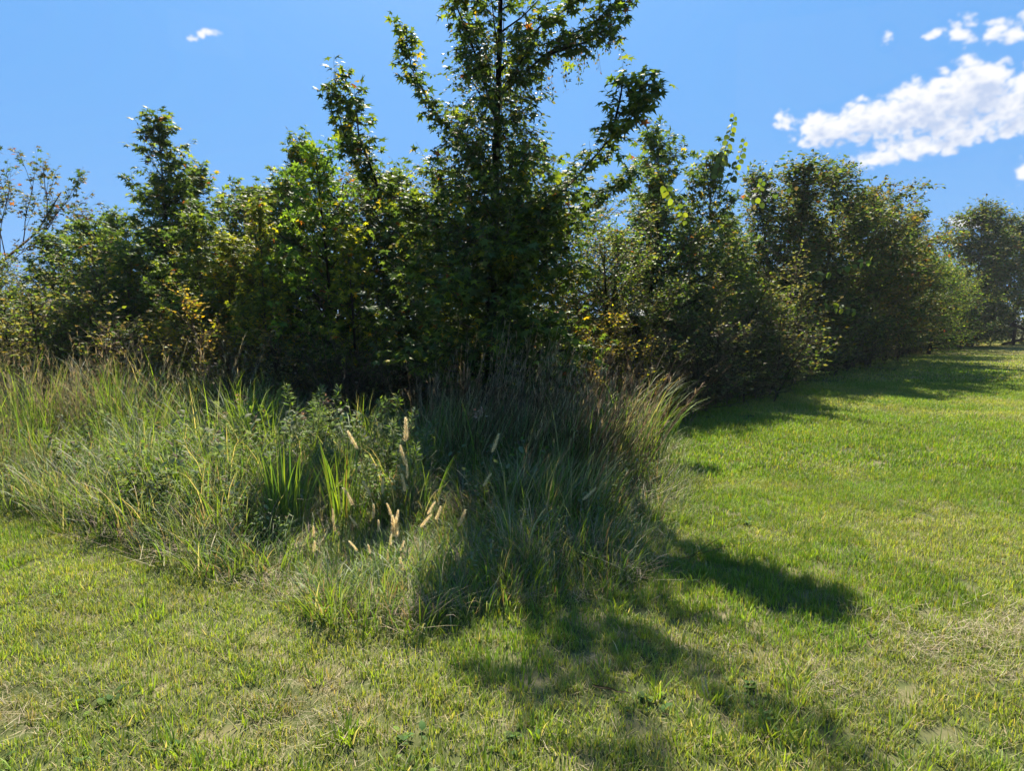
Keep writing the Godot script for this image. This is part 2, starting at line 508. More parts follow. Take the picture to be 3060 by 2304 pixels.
	for l in limbs:
		var seen: bool = l[-1]
		var p := PackedVector3Array()
		for k in l.size() - 1: p.append(Vector3(l[k][0], l[k][1], l[k][2]))
		var wood := Buf.new()
		wood.tube(p, taper(p.size(), 0.019 if seen else 0.014, 0.004), 6, BARK)
		var length := 0.0
		for k in p.size() - 1: length += p[k].distance_to(p[k + 1])
		var nt := int(length * (29.0 if seen else (19.0 if p[0].y < 4.6 else 12.0)))
		s.keep = 300 if seen else 0
		s.twig = 0.2 if seen else 0.3
		for q in nt:
			var u := lerpf(0.12 if seen else 0.15, 1.0, (q + r.randf()) / nt)
			var dir := ((p[-1] - p[0]).normalized() * 0.5 + unit(r) * 0.9 + Vector3.UP * 0.2).normalized()
			# on the limbs in sight, the outermost leaves become pieces of their own
			if seen and u > 0.55 and r.randf() < 0.62: leafy_twig(leaves, wood, on(p, u), dir, s, r, keep)
			else:
				s.keep = 0
				leafy_twig(leaves, wood, on(p, u), dir, s, r)
				s.keep = 300 if seen else 0
		put("limb", wood.mesh(), M.bark, o)
	put("crown", leaves.mesh(), M.leaf, o, true)
	var kinds := []
	for e in [DARK, MID, MID * 1.15, DARK * 1.2, LIME, GOLD * 0.8]:
		var b := Buf.new()
		b.stamp(T.star, Transform3D.IDENTITY, e)
		kinds.append(b.mesh())
	for k in keep.size():
		var j := r.randi() % 4 if r.randf() < 0.86 else (4 if r.randf() < 0.8 else 5)
		var f := put("leaf", kinds[j], M.leaf, o)
		f.transform = keep[k][0]

	# small-leaved vine that has climbed its trunk and hangs from its right arm
	var v := thing("climbing_vine", "small leaved vine covering the sweetgum trunk and hanging from its upper right limb", "vine", at)
	var stems := Buf.new()
	var vl := Buf.new()
	var vs := {"shape": "small", "leaf": 0.062, "bark": DEADWOOD, "twig": 0.26, "per_twig": 9, "droop": -0.3, "twig_up": -0.2, "stalk": 0.2, "rough": 1.0,
		"colors": [[4, DARK], [4, MID], [2.5, OLIVE], [0.8, LIME], [0.6, BROWN]]}
	for k in 3:
		var p := PackedVector3Array()
		for q in 24:
			var hh := 0.1 + q * 0.27
			var a := k * 2.1 + q * 0.5
			p.append(on(trunk, (hh + 0.1) / 7.4) + Vector3(cos(a), 0, sin(a)) * (0.1 - q * 0.0025))
		stems.tube(p, taper(24, 0.012, 0.004), 4, DEADWOOD)
	for k in 1150:
		var hh := r.randf_range(2.6, 5.6)
		var wide := lerpf(1.35, 0.65, smoothstep(2.9, 4.6, hh))
		var a := on(trunk, (hh + 0.1) / 7.4)
		var q := r.randf() * TAU
		var out := Vector3(cos(q), r.randf_range(-0.4, 0.3), sin(q))
		leafy_twig(vl, stems, a + out * wide * sqrt(r.randf()) * r.randf_range(0.5, 1.0), (out + Vector3.DOWN * 0.4).normalized(), vs, r)
	for k in 26:   # hanging strands
		var u := r.randf()
		var a := Vector3(lerpf(0.75, 1.72, u), lerpf(5.0, 5.6, u), r.randf_range(0.1, 0.4))
		var len := r.randf_range(0.2, 0.75)
		var p := curve_pts(a, Vector3(r.randf_range(-0.3, 0.3), -1, 0), len, -0.1, 0.22, 6, r)
		stems.tube(p, taper(7, 0.003, 0.0015), 3, DEADWOOD)
		for q in int(len * 46):
			var out := unit(r)
			vl.stamp(T.small, leaf_at(on(p, r.randf()) + out * 0.02, out + Vector3.DOWN * 0.6, unit(r), r.randf_range(0.03, 0.05)), pick([[3, DARK], [2, MID], [2, BROWN], [0.6, RUST]], r))
	put("stem", stems.mesh(), M.bark, v)
	put("foliage", vl.mesh(), M.vine, v, true)

# arching shoots with a row of big round leaves
func vine_shoot(pts: Array, size: float, n: int, cols: Array, label: String, seed_: int) -> void:
	var r := rngs(seed_)
	var a := Vector3(pts[0][0], pts[0][1], -pts[0][2])
	var o := thing("leafy_shoot", label, "shoot", a, 0, "long shoots with round leaves")
	var p := PackedVector3Array()
	for k in pts.size(): p.append(Vector3(pts[k][0], pts[k][1], -pts[k][2]) - a)
	var fine := PackedVector3Array()
	for k in 13: fine.append(on(p, k / 12.0))
	for k in range(1, 12): fine[k] = (fine[k - 1] + fine[k] * 2 + fine[k + 1]) / 4
	var b := Buf.new()
	b.tube(fine, taper(13, 0.010, 0.003), 5, Color(0.11, 0.10, 0.06))
	put("stem", b.mesh(), M.bark, o)
	n = int(n * 1.4)
	for k in n:
		var t := lerpf(0.18, 1.0, (k + 0.5) / n)
		var d := (on(fine, minf(t + 0.03, 1)) - on(fine, t - 0.05)).normalized()
		var side := d.cross(Vector3(0, 0, 1)).normalized() * (1 if k % 2 else -1)
		var tip := side * 0.7 + Vector3.DOWN * 0.7 + Vector3(0, 0, r.randf_range(-0.6, 0.6))
		var l := Buf.new()
		var c := pick(cols, r)
		l.stamp(T.round, Transform3D.IDENTITY, c)
		var f := put("leaf", l.mesh(), M.leaf, o)
		f.transform = leaf_at(on(fine, t) + tip.normalized() * 0.02, tip, (Vector3(0, 0.4, 1) + unit(r) * 0.7), size * 0.95 * lerpf(1.1, 0.6, t) * r.randf_range(0.85, 1.1))

# ------------------------------------------------------------------ grass

func is_wild(x: float, d: float) -> bool:
	return Geometry2D.is_point_in_polygon(Vector2(x, d), wild)

# metres from a point to the outline of the unmown ground
func from_edge(x: float, d: float) -> float:
	var best := 1e9
	var q := Vector2(x, d)
	for k in wild.size() - 1:
		best = minf(best, q.distance_to(Geometry2D.get_closest_point_to_segment(q, wild[k], wild[k + 1])))
	return best

func turf_patch(side: float, greens: int, unders: int, straws: int, wide: float, tall: float, cols: Array, r: RandomNumberGenerator) -> ArrayMesh:
	var b := Buf.new()
	var half := side * 0.56
	for k in unders:
		var p := Vector3(r.randf_range(-half, half), 0, r.randf_range(-half, half))
		b.blade(p, r.randf() * TAU, tall * r.randf_range(0.35, 0.7), wide * r.randf_range(0.5, 0.9), r.randf_range(0.1, 0.8), r.randf_range(0.2, 1.2), pick([[3, Color(0.15, 0.165, 0.045)], [2, Color(0.22, 0.185, 0.085)], [2, Color(0.11, 0.16, 0.03)]], r), 2)
	var tufts := []
	for k in int(greens / 9.0) + 1: tufts.append(Vector3(r.randf_range(-half, half), 0, r.randf_range(-half, half)))
	for k in greens:
		var p: Vector3 = tufts[r.randi() % tufts.size()] + Vector3(r.randfn(0, 0.02), 0, r.randfn(0, 0.02)) * (side / 0.45)
		if r.randf() < 0.4: p = Vector3(r.randf_range(-half, half), 0, r.randf_range(-half, half))
		b.blade(p, r.randf() * TAU, tall * r.randf_range(0.5, 1.25), wide * r.randf_range(0.7, 1.25), r.randf_range(0.0, 0.7), r.randf_range(0.2, 1.3), pick(cols, r), 3)
	for k in straws:
		var p := Vector3(r.randf_range(-half, half), tall * r.randf_range(0.05, 0.45), r.randf_range(-half, half))
		b.blade(p, r.randf() * TAU, tall * r.randf_range(0.7, 1.8), wide * r.randf_range(0.3, 0.55), r.randf_range(1.2, 1.65), r.randf_range(-0.5, 0.4), pick([[3, Color(0.40, 0.33, 0.19)], [2, Color(0.30, 0.25, 0.13)], [2, Color(0.22, 0.2, 0.09)]], r), 2)
	return b.mesh()

func scatter(called: String, mesh: Mesh, m: Material, spots: Array, label: String, category: String) -> void:
	if spots.is_empty(): return
	var mm := MultiMesh.new()
	mm.transform_format = MultiMesh.TRANSFORM_3D
	mm.use_colors = true
	mm.mesh = mesh
	mm.instance_count = spots.size()
	for k in spots.size():
		mm.set_instance_transform(k, spots[k][0])
		mm.set_instance_color(k, spots[k][1])
	var o := MultiMeshInstance3D.new()
	o.name = numbered(called)
	o.multimesh = mm
	o.material_override = m
	add_child(o)
	tag(o, label, category, "", "stuff")

func dryness(x: float, d: float) -> float:
	var v := 0.34 + 0.36 * dry_noise.get_noise_2d(x, d) + 0.30 * lush_noise.get_noise_2d(x, d)
	v -= 0.30 * exp(-pow((x - 4.0) / 3.2, 2) - pow((d - 9.0) / 4.5, 2))       # the lush stretch beside the hedge
	v -= 0.22 * exp(-pow((x - 1.6) / 1.2, 2) - pow((d - 4.8) / 1.2, 2))
	v += 0.42 * exp(-pow((x - 2.75) / 0.75, 2) - pow((d - 3.55) / 0.28, 2))     # raked clippings on the right
	v += 0.28 * exp(-pow((x - 1.6) / 0.9, 2) - pow((d - 2.9) / 0.5, 2))
	v += 0.06 * exp(-pow((x + 2.2) / 1.6, 2) - pow((d - 3.2) / 1.2, 2))
	v += clampf((d - 22.0) / 22.0, 0, 1) * 0.55
	return v

func lawn() -> void:
	var r := rngs(77)
	var lush := [[4, Color(0.145, 0.235, 0.020)], [3, Color(0.105, 0.19, 0.022)], [2, Color(0.20, 0.26, 0.028)], [0.7, Color(0.28, 0.26, 0.05)]]
	var mixed := [[3, Color(0.22, 0.28, 0.038)], [3, Color(0.165, 0.23, 0.034)], [2, Color(0.28, 0.295, 0.055)], [0.8, Color(0.34, 0.29, 0.11)]]
	var dry := [[3, Color(0.22, 0.25, 0.05)], [2, Color(0.27, 0.24, 0.08)], [2, Color(0.33, 0.27, 0.13)]]
	var rings := [
		{"d0": 1.2, "d1": 7.5, "cell": 0.40, "wide": 0.0038, "tall": 0.052, "n": [[900, 520, 70], [860, 520, 130], [520, 420, 330]], "hay": 0.0},
		{"d0": 7.5, "d1": 18.0, "cell": 0.8, "wide": 0.0085, "tall": 0.065, "n": [[1100, 700, 60], [950, 650, 200], [520, 500, 560]], "hay": 0.0},
		{"d0": 18.0, "d1": 64.0, "cell": 2.2, "wide": 0.026, "tall": 0.07, "n": [[1300, 900, 60], [1100, 800, 300], [700, 600, 800]], "hay": 0.0}]
	for g in rings.size():
		var ring: Dictionary = rings[g]
		var meshes := []
		for kind in 3:
			for v in 3:
				var n: Array = ring.n[kind]
				meshes.append(turf_patch(ring.cell, n[0], n[1], n[2], ring.wide, ring.tall, [lush, mixed, dry][kind], r))
		var spots := []
		for k in meshes.size(): spots.append([])
		var d: float = ring.d0
		while d < ring.d1:
			var reach := minf(d * 0.82 + 2.2, 58.0)
			var x := -reach
			while x < reach:
				var px: float = x + r.randf_range(-0.1, 0.1) * ring.cell
				var pd: float = d + r.randf_range(-0.1, 0.1) * ring.cell
				x += ring.cell
				if px < -8 and d > 14: continue
				if is_wild(px, pd) and from_edge(px, pd) > (0.25 if g == 0 else 0.7): continue
				var dr := dryness(px, pd) + r.randf_range(-0.13, 0.13)
				if g == 0 and bare_noise.get_noise_2d(px, pd) > 0.74: continue
				var kind := 0 if dr < 0.30 else (1 if dr < 0.72 else 2)
				var sc := r.randf_range(0.85, 1.15)
				var b := Basis(Vector3.UP, r.randf() * TAU).scaled(Vector3(1, sc * (1.15 if kind == 0 else 0.9), 1))
				var t := r.randf_range(0.85, 1.12)
				spots[kind * 3 + r.randi() % 3].append([Transform3D(b, Vector3(px, 0, -pd)), Color(t * r.randf_range(0.95, 1.06), t, t)])
			d += ring.cell
		for k in meshes.size():
			scatter("mown_grass", meshes[k], M.grass, spots[k], ["lush yellow green mown grass of the lawn", "mown lawn grass mixed with straw", "dry mown grass and pale clippings on the lawn"][k / 3], "grass")

# coarser bright tufts standing out of the turf, and raked clippings
func lawn_details() -> void:
	var r := rngs(303)
	var tufts := []
	for k in 3: tufts.append(tuft({"n": 15, "len": [0.05, 0.11], "wide": 0.0065, "lean": [0.1, 0.7], "curl": [0.2, 1.2], "spread": 0.04, "segs": 3, "colors": [[3, BLADE_LIME], [2, BLADE_GREEN], [0.6, STRAW]]}, r).mesh())
	var weeds_ := Buf.new()
	for k in 16:
		var a := r.randf() * TAU
		var p := Vector3(r.randfn(0, 0.035), 0.01, r.randfn(0, 0.035))
		weeds_.stamp(T.oval, leaf_at(p, Vector3(cos(a), r.randf_range(0.1, 0.6), sin(a)), Vector3.UP, r.randf_range(0.03, 0.06)), pick([[3, BLADE_DEEP], [2, BLADE_GREEN]], r))
	tufts.append(weeds_.mesh())
	var hay := Buf.new()
	for k in 60:
		hay.blade(Vector3(r.randfn(0, 0.1), r.randf_range(0.02, 0.065), r.randfn(0, 0.1)), r.randf() * TAU, r.randf_range(0.03, 0.13), r.randf_range(0.0012, 0.0026), r.randf_range(1.1, 1.6), r.randf_range(-0.7, 0.6), pick([[3, STRAW * 0.85], [1, Color(0.46, 0.39, 0.25)], [2, TAWNY * 0.7]], r), 3)
	var spots := [[], [], [], []]
	for k in 1500:
		var d := 2.2 + 9.0 * pow(r.randf(), 1.3)
		var x := r.randf_range(-1, 1) * (d * 0.78 + 1.2)
		if is_wild(x, d): continue
		var j := 3 if r.randf() < 0.1 else r.randi() % 3
		if lush_noise.get_noise_2d(x * 6.0, d * 6.0) < r.randf_range(-0.4, 0.3): continue
		var sc := r.randf_range(0.7, 1.25)
		spots[j].append([Transform3D(Basis(Vector3.UP, r.randf() * TAU).scaled(Vector3(sc, sc, sc)), Vector3(x, 0, -d)), Color(1, 1, 1) * r.randf_range(0.8, 1.1)])
	for j in 4: scatter("coarse_tufts" if j < 3 else "lawn_weeds", tufts[j], M.grass if j < 3 else M.weed, spots[j], "coarse bright grass tufts standing out of the lawn" if j < 3 else "flat broad leaved weeds in the lawn", "grass" if j < 3 else "weeds")
	var piles := []
	for k in 60:
		var x := 2.8 + r.randfn(0, 0.5)
		var d := 3.55 + (x - 2.7) * 0.1 + r.randfn(0, 0.17)
		if k > 46:
			x = r.randf_range(0.9, 2.6)
			d = 2.9 + r.randfn(0, 0.3)
		if k > 56:
			x = r.randf_range(-2.6, 0.0)
			d = r.randf_range(2.4, 3.3)
		var sc := r.randf_range(0.6, 1.1)
		piles.append([Transform3D(Basis(Vector3.UP, r.randf() * TAU).scaled(Vector3(sc, sc, sc)), Vector3(x, 0, -d)), Color(1, 1, 1) * r.randf_range(0.8, 1.1)])
	scatter("dry_clippings", hay.mesh(), M.dry, piles, "pale dry clippings raked into a band on the right of the lawn", "clippings")

# a tuft of long grass; s: n, len [a,b], wide, lean [a,b], curl [a,b], spread, colors, tips, wind
func tuft(s: Dictionary, r: RandomNumberGenerator, into: Buf = null) -> Buf:
	var b := Buf.new() if into == null else into
	for k in int(s.n):
		var q := r.randf() * TAU
		var rad: float = s.spread * sqrt(r.randf())
		var p: Vector3 = Vector3(cos(q) * rad, -0.01, sin(q) * rad) + s.get("at", Vector3.ZERO)
		var az := q + r.randf_range(-0.9, 0.9)
		if r.randf() < s.get("wind", 0.0): az = r.randf_range(-0.6, 0.6)
		var c := pick(s.colors, r)
		var tip := Color(-1, 0, 0)
		if s.has("tips"): tip = pick(s.tips, r)
		b.blade(p, az, r.randf_range(s.len[0], s.len[1]), s.wide * r.randf_range(0.7, 1.25), r.randf_range(s.lean[0], s.lean[1]), r.randf_range(s.curl[0], s.curl[1]), c, int(s.get("segs", 5)), tip, r.randf_range(-0.7, 0.7))
	return b

# upright stems with a loose feathery top
func stems_with_plumes(n: int, spread: float, len: Array, wind: float, cols: Array, r: RandomNumberGenerator, thick := 0.0022, hairs := 10) -> Array:
	var a := Buf.new()
	var b := Buf.new()
	for k in n:
		var q := r.randf() * TAU
		var rad := spread * sqrt(r.randf())
		var p := Vector3(cos(q) * rad, 0, sin(q) * rad)
		var l := r.randf_range(len[0], len[1])
		var dir := Vector3(wind + r.randfn(0, 0.16) + p.x * 0.25, 1, r.randfn(0, 0.14) + p.z * 0.25).normalized()
		var pts := curve_pts(p, dir, l, -0.12, 0.05, 6, r)
		a.tube(pts, taper(7, thick, thick * 0.4), 3, pick(cols, r))
		for j in hairs:
			var t := r.randf_range(0.62, 1.0)
			var s := on(pts, t)
			var d := (on(pts, minf(1, t + 0.1)) - on(pts, t - 0.12)).normalized()
			d = (d + unit(r) * 0.55).normalized()
			b.blade(s, atan2(d.z, d.x), r.randf_range(0.03, 0.085), r.randf_range(0.002, 0.0042), acos(clampf(d.y, -1, 1)), r.randf_range(-0.2, 0.5), pick(cols, r), 2)
	return [a, b]

const BLADE_GREEN := Color(0.13, 0.20, 0.032)
const BLADE_DEEP := Color(0.075, 0.135, 0.035)
const BLADE_LIME := Color(0.21, 0.29, 0.028)
const BLADE_GREY := Color(0.17, 0.20, 0.11)
const TAWNY := Color(0.40, 0.30, 0.20)
const TAWNY_DARK := Color(0.27, 0.18, 0.125)
const STRAW := Color(0.42, 0.35, 0.2)

func wild_grass() -> void:
	var r := rngs(5)
	var green := [[3, BLADE_GREEN], [2, BLADE_DEEP], [1.2, BLADE_LIME], [1.4, STRAW * 0.8], [2.5, BLADE_GREY], [0.8, TAWNY_DARK]]
	var kinds := []   # [mesh, material, name, label]
	for k in 3:
		kinds.append(tuft({"n": 46, "len": [0.14, 0.36], "wide": 0.0075, "lean": [0.1, 0.7], "curl": [0.5, 1.9], "spread": 0.16, "colors": green}, r).mesh())
	for k in 3:
		kinds.append(tuft({"n": 52, "len": [0.3, 0.62], "wide": 0.0075, "lean": [0.05, 0.5], "curl": [0.4, 2.0], "spread": 0.2, "colors": green}, r).mesh())
	for k in 3:
		kinds.append(tuft({"n": 54, "len": [0.5, 1.05], "wide": 0.008, "lean": [0.02, 0.35], "curl": [0.3, 1.7], "spread": 0.2, "colors": [[3, BLADE_GREEN], [1.2, BLADE_LIME], [3, BLADE_GREY], [0.8, STRAW * 0.8], [2, BLADE_DEEP]]}, r).mesh())
	for k in 2:   # wispy dry tops
		var pl := stems_with_plumes(26, 0.24, [0.65, 1.1], 0.05, [[3, STRAW], [2, TAWNY], [2, Color(0.25, 0.24, 0.11)]], r, 0.0024, 16)
		var b: Buf = pl[0]
		var first := b.v.size()
		b.v.append_array(pl[1].v); b.n.append_array(pl[1].n); b.c.append_array(pl[1].c)
		for q in pl[1].i: b.i.append(first + q)
		kinds.append(b.mesh())
	for k in 3:   # leafy weeds
		var b := Buf.new()
		for st in 5:
			var p := Vector3(r.randf_range(-0.12, 0.12), 0, r.randf_range(-0.12, 0.12))
			var pts := curve_pts(p, Vector3(r.randf_range(-0.3, 0.3), 1, r.randf_range(-0.3, 0.3)), r.randf_range(0.25, 0.6), 0.1, 0.1, 5, r)
			b.tube(pts, taper(6, 0.003, 0.001), 3, Color(0.13, 0.12, 0.06))
			for q in 22:
				var out := unit(r)
				out.y = out.y * 0.5 + 0.2
				b.stamp(T.oval if k == 0 else T.lance if k == 1 else T.small, leaf_at(on(pts, r.randf_range(0.15, 1.0)), out, Vector3.UP + unit(r) * 0.5, r.randf_range(0.03, 0.075)), pick([[3, BLADE_GREEN], [3, BLADE_GREY], [2, BLADE_DEEP], [0.6, BROWN], [0.4, LIME]], r))
		kinds.append(b.mesh())
	for k in 2:   # litter of fallen dead stems
		var b := Buf.new()
		for q in 60:
			b.blade(Vector3(r.randfn(0, 0.14), r.randf_range(0.01, 0.14), r.randfn(0, 0.14)), r.randf() * TAU, r.randf_range(0.15, 0.5), r.randf_range(0.002, 0.005), r.randf_range(1.0, 1.6), r.randf_range(-0.4, 0.6), pick([[3, STRAW * 0.7], [2, TAWNY_DARK], [2, STRAW]], r), 3)
		kinds.append(b.mesh())
	var spots := []
	for k in kinds.size(): spots.append([])
	var tall_noise := FastNoiseLite.new()
	tall_noise.seed = 31
	tall_noise.frequency = 0.35
	var d := 3.3
	while d < 17.0:
		var step := 0.13 if d < 7 else 0.2
		var x := -d * 0.82 - 2.5
		while x < 3.6:
			var px := x + r.randf_range(-0.5, 0.5) * step
			var pd := d + r.randf_range(-0.5, 0.5) * step
			x += step
			if not is_wild(px, pd): continue
			var e := from_edge(px, pd)
			var t := tall_noise.get_noise_2d(px, pd)
			if d > 11 and r.randf() < 0.6: continue
			var f := r.randf()
			var left := 1.0 - smoothstep(-4.7, -3.4, px)
			# how high it stands here
			var tall := 0.22 + 0.1 * (1.0 - smoothstep(-2.6, -1.5, px)) + 0.30 * smoothstep(0.0, 0.7, e) + lerpf(0.08, 0.46, left) * smoothstep(1.0, 2.4, e)
			tall *= 1.0 + 0.55 * t
			tall *= 1.0 - 0.66 * exp(-pow((px + 0.9) / 0.75, 4) - pow((pd - 4.6) / 0.72, 4))
			if px > -0.4 and pd < 5.4: tall *= 0.7
			if px > 0.9: tall *= 0.6
			var k := 0
			if tall < 0.27: k = r.randi() % 3 if f < 0.8 else 14 + r.randi() % 2
			elif tall < 0.5: k = 3 + r.randi() % 3 if f < 0.42 else (11 + r.randi() % 3 if f < 0.78 else (14 + r.randi() % 2 if f < 0.92 else r.randi() % 3))
			else: k = 6 + r.randi() % 3 if f < 0.34 else (9 + r.randi() % 2 if f < 0.34 + 0.22 * left else (11 + r.randi() % 3 if f < 0.8 else 3 + r.randi() % 3))
			var own: float = [0.28, 0.28, 0.28, 0.5, 0.5, 0.5, 0.85, 0.85, 0.85, 0.95, 0.95, 0.55, 0.55, 0.55, 0.4, 0.4][k]
			var sc := clampf(tall / own, 0.45, 1.25) * r.randf_range(0.75, 1.2)
			if k >= 6 and r.randf() < 0.25: continue
			var b := Basis(Vector3.UP, r.randf() * TAU if k < 9 or k > 10 else r.randf_range(-0.7, 0.7)).scaled(Vector3(sc, sc, sc))
			var m := r.randf_range(0.8, 1.15)
			spots[k].append([Transform3D(b, Vector3(px, 0, -pd)), Color(m, m, m)])
		d += step
	for k in kinds.size():
		var called := "unmown_grass" if k < 6 else ("meadow_grass" if k < 9 else ("plumed_grass" if k < 11 else ("leafy_weeds" if k < 14 else "dead_stalks")))
		var label := "short unmown grass along the edge of the lawn" if k < 3 else ("knee high arching grass in the unmown corner" if k < 6 else ("waist high green meadow grass before the thicket" if k < 9 else ("wispy straw coloured grass plumes in the left meadow" if k < 11 else ("low leafy weeds among the unmown grass" if k < 14 else "fallen dead stalks lying in the unmown grass"))))
		scatter(called, kinds[k], M.grass if k < 9 else M.weed if k in [11, 12, 13] else M.dry, spots[k], label, "grass" if k < 11 else "weeds" if k < 14 else "stalks")

func clump(called: String, label: String, at: Vector3, s: Dictionary, seed_: int, plumes := {}, group := "") -> Node3D:
	var r := rngs(seed_)
	var o := thing(called, label, "grass clump", at, 0, group)
	put("blades", tuft(s, r).mesh(), M.grass, o, true)
	if plumes:
		var p := stems_with_plumes(plumes.n, plumes.spread, plumes.len, plumes.wind, plumes.colors, r, 0.0042, plumes.get("hairs", 12))
		put("stems", p[0].mesh(), M.dry, o, true)
		put("seed_plumes", p[1].mesh(), M.dry, o, true)
	return o

func grass_clumps() -> void:
	var blue := {"n": 270, "len": [0.45, 1.1], "wide": 0.0105, "lean": [0.05, 0.42], "curl": [0.1, 1.0], "spread": 0.42, "wind": 0.75, "segs": 6, "colors": [[2, BLADE_DEEP], [3, BLADE_GREEN], [5, Color(0.22, 0.235, 0.11)], [1.5, STRAW * 0.9]]}
	var plume := {"n": 150, "spread": 0.42, "len": [0.85, 1.5], "wind": 0.3, "colors": [[3, TAWNY], [1, TAWNY_DARK], [4, STRAW]], "hairs": 12}
	var g := "tawny bluestem clumps in the middle"
	clump("bluestem_clump", "tallest tawny bluestem clump with reddish plumes right before the sweetgum trunk", Vector3(-0.25, 0, -6.9), with(blue, {"len": [0.45, 1.1]}), 101, with(plume, {"n": 130, "len": [0.95, 1.65]}), g)
	clump("bluestem_clump", "middle bluestem clump leaning right with grey brown stems", Vector3(0.35, 0, -6.4), blue, 102, plume, g)
	clump("bluestem_clump", "right hand bluestem clump of slanting stems next to the bright green grass", Vector3(0.8, 0, -6.9), blue, 103, with(plume, {"n": 90, "len": [0.75, 1.3]}), g)
	clump("bluestem_clump", "shorter bluestem clump low in front of the others, mostly green blades", Vector3(0.3, 0, -5.4), with(blue, {"len": [0.3, 0.75], "n": 480}), 104, with(plume, {"n": 26, "len": [0.5, 0.95]}), g)
	clump("bluestem_clump", "leftmost bluestem clump with pale tops beside the foxtails", Vector3(-0.75, 0, -7.3), with(blue, {"n": 420, "spread": 0.34}), 105, with(plume, {"n": 70, "spread": 0.34, "len": [0.8, 1.25], "wind": 0.06, "colors": [[3, STRAW * 0.8], [2, TAWNY]]}), g)
	var arch := {"n": 330, "len": [0.6, 1.3], "wide": 0.010, "lean": [0.0, 0.4], "curl": [0.5, 2.1], "spread": 0.36, "wind": 0.25, "segs": 7, "colors": [[3, BLADE_GREEN], [2, BLADE_LIME], [2, BLADE_DEEP], [0.6, STRAW]]}
	clump("arching_grass_clump", "bright green arching grass clump at the right tip of the unmown corner", Vector3(1.28, 0, -7.7), arch, 111, {"n": 22, "spread": 0.3, "len": [0.5, 0.95], "wind": 0.05, "colors": [[2, TAWNY_DARK], [2, RUST]], "hairs": 6})
	clump("arching_grass_clump", "second green arching grass clump just left of the one at the lawn tip", Vector3(0.9, 0, -8.2), with(arch, {"n": 300, "len": [0.5, 1.1]}), 112)
	var broad := {"n": 60, "len": [0.4, 0.9], "wide": 0.0125, "lean": [0.02, 0.3], "curl": [0.1, 0.9], "spread": 0.14, "segs": 6, "colors": [[4, BLADE_GREEN], [1.5, BLADE_LIME], [2, BLADE_DEEP]]}
	clump("broad_blade_grass", "broad bladed upright grass clump in front left of the foxtails", Vector3(-1.72, 0, -5.25), broad, 121)
	clump("broad_blade_grass", "yellowing broad bladed grass clump with dry orange lower blades beside the foxtails", Vector3(-1.28, 0, -5.35), with(broad, {"n": 44, "colors": [[3, BLADE_LIME], [2, BLADE_GREEN], [0.7, Color(0.25, 0.17, 0.06)]]}), 122)
	clump("broad_blade_grass", "slim broad bladed grass tuft standing behind the foxtails", Vector3(-0.72, 0, -5.7), with(broad, {"n": 22, "len": [0.4, 0.8], "spread": 0.1}), 123)
	var reed := {"n": 70, "len": [0.6, 1.15], "wide": 0.011, "lean": [0.0, 0.22], "curl": [0.1, 1.5], "spread": 0.16, "segs": 6, "colors": [[3, BLADE_GREEN], [2, BLADE_LIME], [1, BLADE_GREY]]}
	clump("tall_reed_grass", "tall green reed grass clump in the left meadow, tallest of the row", Vector3(-4.55, 0, -8.1), with(reed, {"n": 110, "len": [0.75, 1.3]}), 131)
	clump("tall_reed_grass", "upright pale reed grass stalks at the far left of the meadow", Vector3(-5.4, 0, -8.0), with(reed, {"wide": 0.013, "curl": [0.0, 0.4]}), 132)
	clump("tall_reed_grass", "drooping reed grass clump under the dark gap in the thicket", Vector3(-3.15, 0, -8.3), with(reed, {"curl": [0.8, 2.2]}), 133)
	clump("tall_reed_grass", "fountain shaped reed grass clump left of the feathery weed", Vector3(-2.75, 0, -7.4), with(reed, {"curl": [0.6, 2.0], "n": 90}), 134)
	clump("tall_reed_grass", "stiff yellow green reed grass stalks midway along the left meadow", Vector3(-4.9, 0, -7.2), with(reed, {"wide": 0.014, "curl": [0.0, 0.5], "n": 40, "len": [0.5, 0.95]}), 135)

